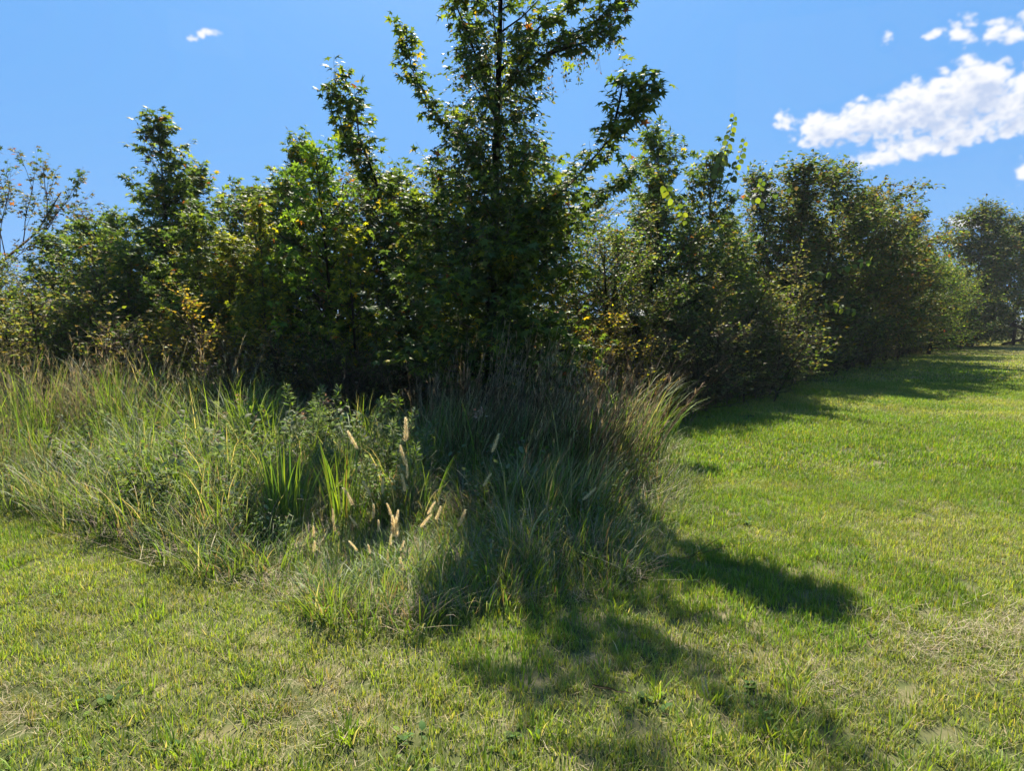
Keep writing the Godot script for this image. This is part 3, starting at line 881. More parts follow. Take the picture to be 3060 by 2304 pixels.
func foxtails() -> void:
	var r := rngs(64)
	# a bristly head, its tip at +y, one unit long
	var heads := []
	for k in 3:
		var b := Buf.new()
		var pts := PackedVector3Array()
		for q in 6: pts.append(Vector3(0.03 * sin(q * 0.7 + k), q / 5.0, 0.02 * cos(q * 0.9)))
		b.tube(pts, PackedFloat32Array([0.016, 0.018, 0.018, 0.016, 0.014, 0.006]), 5, Color(0.42, 0.33, 0.17))
		for q in 560:
			var t := r.randf()
			var a := r.randf() * TAU
			var p := on(pts, t)
			b.blade(p, a, r.randf_range(0.13, 0.26) * (1.0 - 0.5 * t * t), 0.014, r.randf_range(0.35, 0.95), 0.2, pick([[3, Color(0.88, 0.78, 0.52)], [1, Color(0.8, 0.6, 0.32)]], r), 2)
		heads.append(b.mesh())
	# x, distance, height of the head's foot, lean to the right, lean to the viewer, length, what tells it apart
	var list := [
		[-1.19, 5.4, 0.62, -0.45, 0.0, 0.135, "leaning left, topmost of the left foxtails, against the dark brush"],
		[-0.82, 5.4, 0.68, 0.03, 0.0, 0.15, "bolt upright and topmost of the middle column"],
		[-0.81, 5.35, 0.50, -0.2, 0.1, 0.15, "second from the top of the middle column, tinged orange"],
		[-0.80, 5.3, 0.415, 0.1, 0.1, 0.09, "slim and hanging under the orange tinged one"],
		[-0.80, 5.25, 0.33, -0.18, 0.1, 0.115, "fourth of the middle column, plump and pale"],
		[-1.05, 5.2, 0.30, -0.45, 0.1, 0.105, "leaning left at the bend of a curved stem"],
		[-1.17, 5.15, 0.25, -0.5, 0.1, 0.135, "long and leaning left over a yellow blade"],
		[-0.97, 5.2, 0.32, 0.12, 0.0, 0.10, "green gold and standing alone between the left and middle columns"],
		[-0.98, 4.9, 0.22, 0.15, 0.2, 0.09, "short and cream, above the low left cluster"],
		[-0.85, 4.9, 0.24, -0.25, 0.1, 0.085, "topmost of the dense low cluster"],
		[-0.82, 4.88, 0.19, 0.25, 0.1, 0.085, "tilted right within the dense low cluster"],
		[-0.835, 4.86, 0.10, 0.08, 0.2, 0.13, "left one of the twin heads in the low cluster"],
		[-0.81, 4.84, 0.10, 0.1, 0.2, 0.13, "right one of the twin heads in the low cluster"],
		[-0.93, 4.85, 0.14, 0.05, 0.2, 0.08, "small and pale just left of the twin heads"],
		[-1.08, 4.85, 0.18, -0.6, 0.1, 0.07, "small and leaning left over the bright grass tips"],
		[-0.65, 4.9, 0.16, 0.95, 0.1, 0.10, "leaning far right, orange at its foot"],
		[-0.60, 4.9, 0.25, 0.7, 0.0, 0.09, "faint and leaning right above the far leaning one"],
		[-0.54, 4.9, 0.21, 0.4, 0.1, 0.09, "greyish, in the shade of the bluestem"],
		[-0.38, 4.85, 0.18, 0.5, 0.2, 0.11, "brownish, deepest in the shade of the bluestem"],
		[-1.0, 4.5, 0.12, -0.7, 0.2, 0.07, "bent left low over the sunlit grass"],
		[-0.92, 4.5, 0.10, -0.1, 0.2, 0.06, "tiny and upright low over the sunlit grass"],
		[-0.80, 4.55, 0.14, 0.2, 0.2, 0.07, "nodding just below the twin heads"],
		[-0.73, 4.5, 0.12, 0.5, 0.2, 0.07, "golden and tilted right under the twin heads"],
		[-0.80, 4.45, 0.07, 0.1, 0.2, 0.07, "lowest under the twin heads, half hidden by blades"],
		[-1.26, 4.9, 0.20, 0.05, 0.1, 0.075, "upper one of the pair left of the foxtail patch"],
		[-1.24, 4.85, 0.14, 0.05, 0.2, 0.08, "lower one of the pair left of the foxtail patch"],
		[-1.37, 4.8, 0.12, 0.1, 0.2, 0.07, "leftmost of all, by the broad bladed grass"],
		[-1.31, 4.6, 0.08, 0.1, 0.2, 0.07, "lowest of the left ones, near the lawn edge"],
		[-0.16, 5.4, 0.60, 0.45, 0.1, 0.13, "pale and tilted right, high among the bluestem blades"],
		[-0.22, 5.2, 0.38, 0.7, 0.1, 0.10, "whitish and tilted right, half way up the bluestem"],
		[0.50, 5.0, 0.33, 1.2, 0.1, 0.11, "nearly level, farthest right among the bluestem stems"],
		[0.19, 4.9, 0.13, 0.9, 0.2, 0.09, "greenish and tilted right, low before the bluestem"],
		[-0.68, 4.3, 0.04, -0.1, 0.2, 0.09, "lowest and nearest the lawn, brown at its foot"],
	]
	for e in list:
		var o := thing("foxtail", "cream foxtail head, " + e[6], "foxtail", Vector3(e[0] - e[3] * 0.22, 0, -e[1]), 0, "foxtails before the tall grass")
		var foot := Vector3(e[3] * 0.22, maxf(e[2], 0.05), e[4] * 0.06)
		var dir := Vector3(e[3], 1, e[4]).normalized()
		var p := PackedVector3Array()
		for k in 7:
			var t := k / 6.0
			p.append(Vector3(foot.x * t * t, foot.y * t, foot.z * t))
		var b := Buf.new()
		b.tube(p, taper(7, 0.0022, 0.0014), 4, Color(0.16, 0.19, 0.05))
		put("stem", b.mesh(), M.grass, o)
		var x := leaf_at(foot, dir, Vector3(0.2, 0.1, 1), e[5] * r.randf_range(1.1, 1.25))
		var f := put("seed_head", heads[r.randi() % 3], M.bristle, o)
		f.transform = x
		var l := Buf.new()
		l.blade(Vector3(foot.x * 0.1, 0, 0), r.randf() * TAU, r.randf_range(0.15, 0.35), 0.007, 0.15, r.randf_range(0.4, 1.3), BLADE_LIME, 5)
		put("blade", l.mesh(), M.grass, o)

# feathery grey-green weeds, rusty dead flower heads, a bare fallen stick
func weeds() -> void:
	var r := rngs(88)
	var spots := [[-2.05, 7.0, 1.05, "feathery grey green weed left of the bluestem, tallest of its kind"], [-1.15, 6.7, 0.95, "feathery grey green weed right before the dark gap beside the bluestem"], [-3.0, 6.3, 0.6, "low feathery weed in the middle of the left meadow"], [-1.7, 6.2, 0.55, "short feathery weed behind the broad bladed grass"], [-0.85, 6.0, 0.7, "feathery weed just behind the foxtails"]]
	for e in spots:
		var o := thing("feathery_weed", e[3], "weed", Vector3(e[0], 0, -e[1]), 0, "feathery weeds")
		var st := Buf.new()
		var lf := Buf.new()
		for k in 7:
			var pts := curve_pts(Vector3(r.randfn(0, 0.08), 0, r.randfn(0, 0.08)), Vector3(r.randf_range(-0.3, 0.3), 1, r.randf_range(-0.3, 0.3)), e[2] * r.randf_range(0.7, 1.0), 0.1, 0.07, 6, r)
			st.tube(pts, taper(7, 0.004, 0.001), 4, Color(0.13, 0.12, 0.07))
			for q in 120:
				var t := sqrt(r.randf_range(0.08, 1.0))
				var out := unit(r)
				out.y = out.y * 0.5 + 0.45
				lf.stamp(T.lance, leaf_at(on(pts, t) + out * r.randf() * 0.10 * (1.2 - t), out, unit(r), r.randf_range(0.03, 0.07)), pick([[3, Color(0.12, 0.17, 0.10)], [2, BLADE_GREEN], [1, Color(0.2, 0.23, 0.16)]], r))
		put("stems", st.mesh(), M.dry, o)
		put("foliage", lf.mesh(), M.weed, o, true)
	var rusty := [[-3.05, 7.4, 0.62, "coral rust coloured dead flower head left of the fountain shaped grass"], [-2.95, 7.5, 0.78, "small coral dead flower head above the larger rust one"], [-2.2, 7.3, 0.62, "coral dead leaf cluster in front of the tallest feathery weed"], [-2.0, 7.7, 0.74, "coral dead leaf cluster right of the feathery weed, before the dark thicket"], [-0.35, 6.3, 0.8, "pinkish dried spray among the bluestem stems"]]
	for e in rusty:
		var o := thing("dead_flower_head", e[3], "dead flower", Vector3(e[0], 0, -e[1]), 0, "rust coloured dead flower heads")
		var st := Buf.new()
		var pts := curve_pts(Vector3.ZERO, Vector3(r.randf_range(-0.1, 0.1), 1, 0), e[2], 0, 0.05, 5, r)
		st.tube(pts, taper(6, 0.003, 0.0015), 4, TAWNY_DARK)
		put("stem", st.mesh(), M.dry, o)
		var hd := Buf.new()
		for q in 46:
			var out := unit(r)
			hd.stamp(T.lance if q % 2 else T.small, leaf_at(pts[-1] + out * r.randf() * 0.07, out, unit(r), r.randf_range(0.02, 0.04)), pick([[3, Color(0.30, 0.17, 0.12)], [3, Color(0.32, 0.24, 0.17)]], r))
		put("flower_head", hd.mesh(), M.dry, o)
	var sticks := [[[[-5.9, 1.05, 10.6], [-5.3, 1.25, 10.5], [-4.7, 1.3, 10.4], [-4.3, 1.28, 10.4]], 0.013, "pale bare stick lying level in front of the left thicket"], [[[-6.6, 0, 10.2], [-6.62, 0.9, 10.2], [-6.58, 1.5, 10.25]], 0.011, "bare grey upright stick at the back of the left meadow"],
		[[[1.15, 0.02, 4.6], [1.5, 0.10, 4.9], [1.75, 0.13, 5.2]], 0.0022, "bent straw stalk sticking out over the lawn at the right of the corner"], [[[1.05, 0.03, 4.55], [1.45, 0.06, 4.75], [1.9, 0.05, 5.0]], 0.002, "second straw stalk lying flat beside the bent one"], [[[0.35, 0.03, 2.95], [0.5, 0.035, 2.87]], 0.005, "short pale stick lying in the shaded lawn"], [[[3.1, 1.05, 12.6], [3.5, 0.9, 12.9], [4.1, 0.62, 13.1]], 0.012, "pale broken branch slanting down in the right hand brush"]]
	for e in sticks:
		var p := PackedVector3Array()
		for q in e[0]: p.append(Vector3(q[0], q[1], -q[2]))
		var b := Buf.new()
		var fine := PackedVector3Array()
		for k in 9: fine.append(on(p, k / 8.0) + unit(r) * e[1] * 0.7)
		b.tube(fine, taper(9, e[1], e[1] * 0.5), 6, Color(0.36, 0.31, 0.24))
		if e[1] > 0.012:
			b.tube(PackedVector3Array([fine[5], fine[5] + Vector3(-0.35, 0.22, 0.05), fine[5] + Vector3(-0.55, 0.42, 0.1)]), PackedFloat32Array([0.006, 0.004, 0.002]), 4, Color(0.36, 0.31, 0.24))
		tag(put("bare_stick", b.mesh(), M.dry), e[2], "stick")

# ------------------------------------------------------------------ thicket and hedge

func thicket() -> void:
	var K := tree_kinds()
	proto("gum_spire", "sweetgum_sapling", "tree", with(K.gum, {"height": 5.2, "branches": 56, "profile": func(t): return 0.26 * pow(1.02 - t, 0.7) + 0.03}), 1, M.leaf)
	proto("gum_bushy", "sweetgum_sapling", "tree", with(K.gum, {"height": 4.2, "branches": 48, "profile": func(t): return 0.34 * pow(1.03 - t, 0.6) + 0.03}), 2, M.leaf)
	proto("gum_loose", "sweetgum_sapling", "tree", with(K.gum, {"height": 4.0, "branches": 30, "twigs": 10.0, "profile": func(t): return 0.25 * pow(1.05 - t, 0.5) + 0.04}), 3, M.leaf)
	var egg := func(t): return 0.40 * sin(PI * clampf(t * 0.85 + 0.12, 0, 1)) * (1.0 if t < 0.75 else lerpf(1.0, 0.45, (t - 0.75) / 0.25)) + 0.03
	proto("leafy_round", "broadleaf_tree", "tree", with(K.leafy, {"height": 6.0, "branches": 80, "from": 0.12, "profile": egg}), 4, M.leaf)
	proto("leafy_airy", "broadleaf_tree", "tree", with(K.leafy, {"height": 5.6, "branches": 44, "from": 0.2, "twigs": 12.0, "per_twig": 13, "profile": func(t): return 0.24 * sin(PI * clampf(t * 0.8 + 0.18, 0, 1)) + 0.05, "elev": [30, 70]}), 5, M.leaf)
	proto("leafy_dense", "broadleaf_tree", "tree", with(K.leafy, {"height": 4.0, "branches": 52, "from": 0.06, "leaf": 0.075, "twigs": 10.5, "profile": egg}), 6, M.leaf)
	proto("shrub_dark", "shrub", "shrub", with(K.shrub, {"height": 2.3, "profile": func(t): return 0.34 * (1.1 - t) + 0.08}), 7, M.leaf)
	proto("shrub_olive", "shrub", "shrub", with(K.shrub, {"height": 2.2, "leaf": 0.058, "per_twig": 9, "profile": func(t): return 0.36 * (1.1 - t) + 0.08, "colors": [[3, OLIVE], [3, Color(0.19, 0.185, 0.085)], [2, LIME * 0.85], [2, MID], [1, BROWN * 1.3], [0.4, GOLD * 0.7]]}), 8, M.leaf)
	proto("shrub_twiggy", "shrub", "shrub", with(K.shrub, {"height": 1.9, "stems": 16, "branches": 13, "per_twig": 3, "spread": 0.8, "profile": func(t): return 0.34 * (1.1 - t) + 0.08, "colors": [[3, BROWN], [2, OLIVE], [1.5, DARK]]}), 9, M.leaf)
	proto("far_tree", "broadleaf_tree", "tree", with(K.leafy, {"height": 9.0, "branches": 110, "from": 0.05, "leaf": 0.2, "twigs": 11.0, "twig": 0.7, "profile": func(t): return 0.30 * sin(PI * clampf(t * 0.85 + 0.1, 0, 1)) + 0.03}), 10, M.leaf)
	var g := "saplings of the left thicket"
	plant("gum_spire", -6.6, 14.2, 5.4, 1.15, 0.3, "tallest sweetgum spire of the left thicket, standing well above its neighbours", g)
	plant("gum_spire", -4.3, 13.2, 4.85, 1.05, 1.9, "narrow sweetgum spire next tallest in the left thicket", g)
	plant("gum_bushy", -3.45, 12.0, 3.9, 1.1, 0.9, "bushy sweetgum right of the narrow spire, its top level with it", g)
	plant("gum_bushy", -2.7, 10.9, 4.1, 0.9, 2.2, "bright green young sweetgum directly left of the tall sweetgum", g, Color(1.15, 1.2, 1.0))
	plant("gum_spire", -7.0, 14.9, 4.8, 1.2, 2.4, "shorter sweetgum spire hugging the left side of the tallest one", g)
	plant("gum_bushy", -6.3, 14.0, 4.3, 1.1, 2.0, "bushy sweetgum around the stem of the tallest spire", g)
	plant("gum_bushy", -5.5, 14.4, 4.1, 1.0, 4.0, "round topped sweetgum in the dip between the two spires", g)
	plant("gum_loose", -6.2, 15.2, 4.4, 1.1, 5.1, "sweetgum sapling peeping over the right shoulder of the tallest spire", g)
	plant("gum_spire", -9.4, 16.2, 3.8, 1.0, 2.7, "small sweetgum spire midway between bare tree and tallest spire", g)
	plant("gum_loose", -10.7, 17.2, 3.9, 1.1, 0.4, "thin sweetgum sapling with sky showing through beside the bare tree", g)
	plant("gum_bushy", -8.0, 15.0, 3.8, 1.0, 1.2, "low bushy sweetgum under the left flank of the tallest spire", g)
	plant("gum_loose", -11.6, 16.0, 3.2, 1.2, 3.3, "loose sapling in front of the leaning bare trunk", g)
	plant("leafy_dense", -10.6, 13.6, 3.1, 1.1, 0.5, "dense dark small leaved tree at the left edge of the photo", g)
	plant("leafy_dense", -7.2, 12.4, 3.1, 1.15, 2.1, "olive small leaved tree in front of the tallest spire", g, Color(1.2, 1.1, 1.1))
	plant("gum_bushy", -5.0, 11.6, 3.2, 1.15, 3.0, "sweetgum sapling in front of the narrow spire, touched with yellow", g)
	plant("gum_spire", -3.6, 10.6, 3.3, 0.85, 0.2, "yellow green sweetgum sapling at the thicket front with autumn tints", g, Color(1.25, 1.15, 0.95))
	plant("leafy_dense", -8.9, 12.7, 2.7, 1.1, 4.4, "small leaved tree in the middle of the far left thicket", g)
	plant("gum_loose", -2.2, 10.1, 2.9, 0.9, 1.0, "slim yellow leaved sapling at the left foot of the tall sweetgum", g, Color(1.35, 1.2, 0.9))
	plant("leafy_dense", -1.6, 13.0, 4.3, 1.2, 1.6, "dark tree hidden mostly behind the left half of the tall sweetgum", g)
	plant("leafy_dense", 0.7, 12.6, 3.9, 1.15, 2.6, "dark tree showing behind the right half of the tall sweetgum", g)
	plant("gum_bushy", -9.0, 14.2, 3.3, 1.2, 0.7, "sweetgum sapling behind the small leaved trees of the far left thicket", g)
	plant("gum_bushy", -7.6, 13.6, 3.4, 1.25, 1.7, "sweetgum sapling wrapped round the foot of the tallest spire", g)
	plant("leafy_dense", -6.0, 12.9, 3.5, 1.2, 2.7, "brownish small leaved tree between the two spires", g, Color(1.25, 1.05, 1.0))
	plant("gum_bushy", -4.9, 13.9, 4.0, 1.1, 3.7, "sweetgum sapling on the left side of the narrow spire", g)
	plant("leafy_dense", -3.9, 14.2, 3.9, 1.1, 4.7, "dark small leaved tree filling in behind the narrow spire", g)
	plant("gum_spire", -11.8, 14.4, 3.5, 1.3, 5.7, "sweetgum sapling at the left edge beside the dense dark tree", g)
	plant("leafy_dense", -12.2, 18.0, 3.0, 1.3, 0.2, "small leaved tree behind the foot of the half bare tree", g)
	plant("leafy_dense", -8.6, 18.0, 3.4, 1.4, 0.9, "small leaved tree in the back row left of the tallest spire", g)
	plant("leafy_dense", -2.6, 12.6, 4.4, 1.1, 2.0, "leafy tree just behind the bright green young sweetgum", g)
	plant("gum_bushy", -6.4, 11.6, 2.8, 1.2, 5.0, "low sweetgum sapling above the level bare stick", g)
	plant("gum_bushy", -4.3, 11.2, 2.9, 1.2, 0.4, "low sweetgum sapling with yellow leaves at the thicket front", g, Color(1.4, 1.25, 0.9))
	plant("leafy_dense", -1.9, 11.6, 3.7, 1.1, 2.4, "dark small leaved tree close behind the left arm of the tall sweetgum", g)
	plant("gum_bushy", -1.6, 11.2, 3.2, 1.0, 3.4, "low sweetgum wedged between the slim yellow sapling and the tall sweetgum", g)
	plant("leafy_dense", 1.7, 11.9, 3.0, 1.1, 4.4, "small leaved tree close behind the right limbs of the tall sweetgum", g)
	plant("leafy_dense", -3.0, 12.4, 4.0, 1.35, 5.4, "broad small leaved tree between the narrow spire and the tall sweetgum's left arm", g)
	plant("gum_bushy", -2.3, 11.8, 3.9, 1.2, 4.2, "sweetgum sapling whose top touches the left arm of the tall sweetgum", g)
	var gs := "shrubs at the front of the left thicket"
	plant("shrub_olive", -9.9, 11.3, 2.4, 1.2, 0.1, "olive shrub at the left edge behind the meadow grass", gs)
	plant("shrub_dark", -8.4, 11.0, 2.2, 1.2, 1.4, "dark green shrub behind the pale reed grass", gs)
	plant("shrub_olive", -7.0, 10.9, 2.5, 1.2, 2.6, "large olive brown shrub behind the upright stick", gs)
	plant("shrub_dark", -5.7, 10.7, 2.0, 1.2, 3.7, "dark shrub behind the level bare stick", gs)
	plant("shrub_twiggy", -4.9, 10.4, 1.8, 1.2, 4.9, "brown twiggy shrub right of the level bare stick", gs)
	plant("shrub_olive", -4.1, 10.3, 2.0, 1.2, 0.7, "olive shrub with yellow leaves above the drooping reed grass", gs, Color(1.3, 1.2, 0.9))
	plant("shrub_twiggy", -3.1, 9.9, 1.5, 1.2, 1.7, "dark twiggy shrub in the gap behind the feathery weed", gs)
	plant("shrub_dark", -2.3, 10.0, 1.6, 1.1, 2.9, "dark shrub at the left foot of the tall sweetgum", gs)
	plant("shrub_twiggy", -1.4, 9.9, 1.4, 1.1, 3.9, "brown twiggy shrub under the left limbs of the tall sweetgum", gs)
	plant("shrub_dark", 0.4, 10.2, 1.5, 1.1, 5.0, "dark shrub under the right limbs of the tall sweetgum", gs)
	plant("shrub_olive", 1.3, 10.8, 1.9, 1.1, 5.8, "olive shrub with a bright yellow green spray right of the tall sweetgum", gs, Color(1.25, 1.25, 0.9))
	plant("shrub_dark", -0.8, 12.2, 2.4, 1.4, 2.0, "green shrub behind the trunk of the tall sweetgum", gs)
	plant("shrub_olive", 0.9, 12.0, 2.4, 1.4, 1.0, "olive shrub behind the right half of the tall sweetgum", gs)
	plant("shrub_dark", 2.0, 12.9, 2.4, 1.3, 0.0, "green shrub behind the dark capped post", gs)
	var gh := "trees of the hedge on the right"
	plant("gum_bushy", 3.6, 16.5, 5.9, 0.95, 0.6, "sweetgum with the highest round top right of the tall sweetgum", gh)
	plant("gum_spire", 2.6, 15.3, 4.7, 1.1, 1.8, "sweetgum half hidden by the right limbs of the tall sweetgum", gh)
	plant("gum_bushy", 4.7, 17.4, 5.4, 0.95, 2.9, "dark sweetgum below the pair of upright leafy shoots", gh)
	plant("gum_spire", 5.75, 18.4, 4.3, 1.05, 4.1, "sweetgum sloping down to the sky gap left of the slender tree", gh)
	plant("leafy_dense", 1.9, 13.3, 3.3, 1.15, 5.2, "bright green small leaved tree in the middle behind the ribbed metal sheet", gh, Color(1.25, 1.3, 1.0))
	plant("leafy_dense", 3.3, 15.0, 3.4, 1.2, 0.3, "dark small leaved tree right of the bright green one", gh)
	plant("leafy_airy", 7.6, 20.3, 5.9, 1.0, 1.3, "slender airy tree with its bare stem showing against the sky", gh)
	plant("leafy_round", 9.7, 22.4, 6.4, 1.15, 2.3, "broad olive tree with the highest top of the right hedge", gh)
	plant("leafy_airy", 8.6, 21.4, 6.0, 1.35, 3.4, "airy tree between the slender tree and the broad olive tree", gh)
	plant("leafy_round", 12.9, 25.8, 6.3, 1.1, 3.3, "broad tree with reddish leaves sloping down to the right", gh, Color(1.12, 0.98, 0.95))
	plant("leafy_round", 16.2, 29.8, 5.5, 0.9, 4.3, "lower round tree behind the reddish one", gh)
	plant("leafy_airy", 15.0, 28.6, 6.0, 1.1, 5.2, "airy tree poking out at the right end of the high hedge", gh)
	plant("leafy_dense", 20.4, 34.8, 4.6, 1.2, 0.8, "yellow green tree in the low stretch of hedge", gh, Color(1.5, 1.35, 1.0))
	plant("leafy_dense", 24.8, 40.5, 5.0, 1.2, 1.8, "last yellow green tree of the hedge before the far tree", gh, Color(1.4, 1.3, 1.0))
	plant("far_tree", 29.6, 45.8, 8.6, 1.15, 0.4, "tall dark tree standing apart at the far right end of the hedge", gh)
	plant("far_tree", 35.2, 50.0, 8.4, 1.1, 2.5, "dark tree cut by the right edge beside the far rails", gh)
	plant("gum_bushy", 6.6, 20.6, 4.4, 1.2, 0.9, "dark sweetgum filling the hedge under the slender tree", gh)
	plant("leafy_dense", 8.3, 22.6, 4.2, 1.3, 2.2, "dense tree in the hedge left under the broad olive tree", gh)
	plant("leafy_dense", 11.2, 25.6, 4.4, 1.3, 3.5, "dense tree in the hedge right under the broad olive tree", gh)
	plant("leafy_dense", 18.0, 33.5, 4.4, 1.3, 4.7, "dense dark tree in the hedge past the airy end tree", gh)
	plant("far_tree", 26.6, 46.5, 6.2, 1.0, 4.2, "distant tree between the hedge end and the far tree", gh)
	plant("leafy_dense", 2.6, 14.2, 3.9, 1.2, 1.1, "dark small leaved tree behind the dark post", gh)
	plant("leafy_dense", 4.6, 18.9, 4.2, 1.25, 1.4, "dark tree in the back row behind the upright shoots", gh)
	plant("leafy_dense", 1.4, 15.4, 4.6, 1.15, 3.1, "back row tree seen between the right limbs of the tall sweetgum", gh)
	plant("leafy_round", 11.4, 24.2, 5.9, 0.85, 0.9, "olive tree wedged between the two broad trees", gh)
	plant("leafy_dense", 14.0, 28.2, 4.6, 1.3, 5.3, "dense tree in the hedge under the reddish tree", gh)
	plant("leafy_dense", 22.6, 38.2, 4.4, 1.3, 0.1, "yellowish tree between the last two of the low hedge", gh, Color(1.35, 1.25, 1.0))
	plant("leafy_round", 19.0, 34.0, 5.4, 0.9, 3.0, "round olive tree rising from the low stretch of hedge", gh, Color(1.2, 1.1, 1.0))
	plant("leafy_dense", 28.0, 44.5, 5.0, 1.3, 2.9, "dense tree directly left of the far tree", gh)
	plant("leafy_dense", 31.6, 48.3, 4.2, 1.3, 0.6, "dense low growth around the stem of the far tree", gh)
	plant("leafy_dense", 37.2, 60.0, 4.6, 1.4, 1.9, "low dense growth behind the far rails", gh)
	plant("leafy_dense", 38.0, 56.0, 5.0, 1.5, 3.1, "farthest low growth at the right edge of the photo", gh)
	var gb := "shrubs along the foot of the right hedge"
	var row := [["shrub_twiggy", 2.6, 12.6, 1.8, "twiggy brown shrub around the dark post"], ["shrub_olive", 3.4, 13.6, 2.3, "olive arching shrub right of the ribbed metal sheet"], ["shrub_twiggy", 4.2, 14.4, 1.9, "dark twiggy shrub at the near corner of the hedge"], ["shrub_dark", 4.8, 15.8, 2.6, "dark green shrub behind the near corner of the hedge"], ["shrub_twiggy", 5.4, 16.8, 2.0, "brown twiggy shrub second along the hedge foot"], ["shrub_olive", 6.0, 17.9, 3.1, "tall olive shrub with yellow sprays below the sky gap"], ["shrub_twiggy", 6.9, 19.2, 2.1, "brown twiggy shrub third along the hedge foot"], ["shrub_olive", 7.9, 20.9, 3.5, "olive shrub under the slender tree"], ["shrub_twiggy", 8.9, 21.9, 2.2, "brown twiggy shrub fourth along the hedge foot"], ["shrub_dark", 10.2, 23.7, 2.9, "dark shrub under the broad olive tree"], ["shrub_twiggy", 11.5, 25.4, 2.2, "brown twiggy shrub fifth along the hedge foot"], ["shrub_olive", 13.2, 27.8, 3.5, "olive shrub under the reddish tree"], ["shrub_twiggy", 14.9, 30.2, 2.3, "brown twiggy shrub sixth along the hedge foot"], ["shrub_olive", 17.2, 33.0, 3.0, "yellowish shrub where the hedge grows low"], ["shrub_olive", 20.0, 36.3, 2.9, "yellowish shrub farther along the low hedge"], ["shrub_dark", 23.2, 40.4, 3.0, "green shrub near the far end of the hedge"], ["shrub_olive", 26.6, 43.6, 3.2, "pale shrub at the far end of the hedge"], ["shrub_twiggy", 29.0, 46.3, 2.4, "dark twiggy shrub at the foot of the far tree"]]
	for k in row.size():
		var e: Array = row[k]
		plant(e[0], e[1], e[2], e[3], 1.25, k * 1.7, e[4], gb)
	# the half-bare tree at the left edge
	var r := rngs(404)
	var o := thing("half_bare_tree", "half bare tree with few leaves and a leaning trunk at the left edge", "tree", Vector3(-15.2, 0, -18.5))
	var wood := Buf.new()
	var lv := Buf.new()
	var s := {"shape": "star_far", "leaf": 0.14, "bark": Color(0.12, 0.105, 0.09), "twig": 0.45, "per_twig": 6, "droop": -0.3, "colors": [[4, DARK], [2, BROWN * 0.7], [3, OLIVE], [0.4, RUST]]}
	var trunk := PackedVector3Array([Vector3(0, -0.1, 0), Vector3(0.4, 1.2, 0), Vector3(1.3, 2.6, 0.1), Vector3(2.4, 3.5, 0.2), Vector3(3.4, 4.3, 0.2), Vector3(4.2, 5.4, 0.3)])
	wood.tube(trunk, taper(6, 0.085, 0.012), 8, s.bark)
	var arms := [[0.45, Vector3(-0.2, 1, 0.1), 3.4], [0.5, Vector3(0.9, 0.25, 0.2), 2.4], [0.58, Vector3(0.1, 1, 0), 2.3], [0.66, Vector3(1, 0.35, -0.1), 2.0], [0.72, Vector3(0.3, 1, 0.2), 1.9], [0.8, Vector3(0.9, 0.6, 0), 1.5], [0.35, Vector3(-0.5, 1, 0), 3.2], [0.88, Vector3(0.2, 1, 0), 1.0], [0.62, Vector3(-0.3, 1, -0.2), 2.1], [0.4, Vector3(-0.2, 1, 0.4), 5.2]]
	for a in arms:
		var b := curve_pts(on(trunk, a[0]), a[1], a[2], 0.4, 0.12, 6, r)
		wood.tube(b, taper(7, 0.017, 0.004), 5, s.bark)
		for w in int(a[2] * 3.5):
			var b2 := curve_pts(on(b, r.randf_range(0.15, 0.95)), (a[1].normalized() + unit(r) * 0.7 + Vector3.UP * 0.4).normalized(), r.randf_range(0.5, 1.2), 0.5, 0.14, 4, r)
			wood.tube(b2, taper(5, 0.009, 0.003), 4, s.bark)
			for q in 5: leafy_twig(lv, wood, on(b2, r.randf_range(0.3, 1.0)), (b2[-1] - b2[0] + unit(r) * 0.6).normalized(), s, r)
	o.scale = Vector3(0.92, 0.9, 0.92)
	put("trunk", wood.mesh(), M.bark, o)
	put("crown", lv.mesh(), M.leaf, o, true)
	# long shoots
	var green := [[3, MID], [2, LIME], [1, DARK]]
	vine_shoot([[4.6, 4.6, 16.6], [4.75, 5.2, 16.6], [4.95, 5.8, 16.6], [5.05, 6.35, 16.6]], 0.2, 17, green, "tallest upright shoot of round leaves against the sky right of the highest sweetgum", 501)
	vine_shoot([[4.8, 4.5, 16.4], [5.0, 5.0, 16.4], [5.15, 5.35, 16.4], [5.25, 5.75, 16.4]], 0.18, 11, green, "shorter upright shoot of round leaves just right of the tallest one", 502)
	vine_shoot([[5.5, 4.2, 16.6], [5.65, 4.6, 16.6], [5.75, 4.9, 16.6]], 0.17, 7, green, "small upright shoot above the little cloud", 503)
	vine_shoot([[5.5, 4.0, 17.0], [5.9, 4.5, 17.0], [6.3, 4.72, 17.0], [6.7, 4.8, 17.0]], 0.18, 9, [[3, DARK], [1, BROWN]], "shoot of dark hanging leaves bridging the sky gap to the slender tree", 504)
	vine_shoot([[2.75, 4.35, 13.6], [3.0, 3.95, 13.6], [3.3, 3.5, 13.6]], 0.17, 13, [[3, LIME], [1.5, MID]], "bright yellow green shoot slanting down in front of the dark sweetgums", 505)
	vine_shoot([[6.6, 2.1, 18.0], [7.4, 2.7, 17.8], [8.2, 3.0, 17.6], [8.8, 3.15, 17.5]], 0.24, 14, [[1, LIME], [2, MID]], "long light green shoot arching right below the broad olive tree", 506)
	vine_shoot([[6.2, 1.7, 17.2], [6.9, 2.0, 17.0], [7.6, 2.0, 16.9], [8.1, 1.85, 16.8]], 0.22, 13, [[1, LIME], [3, MID]], "lower light green shoot drooping over the hedge foot", 507)
	# tangle of thin stems at the foot of hedge and thicket
	var tw := []
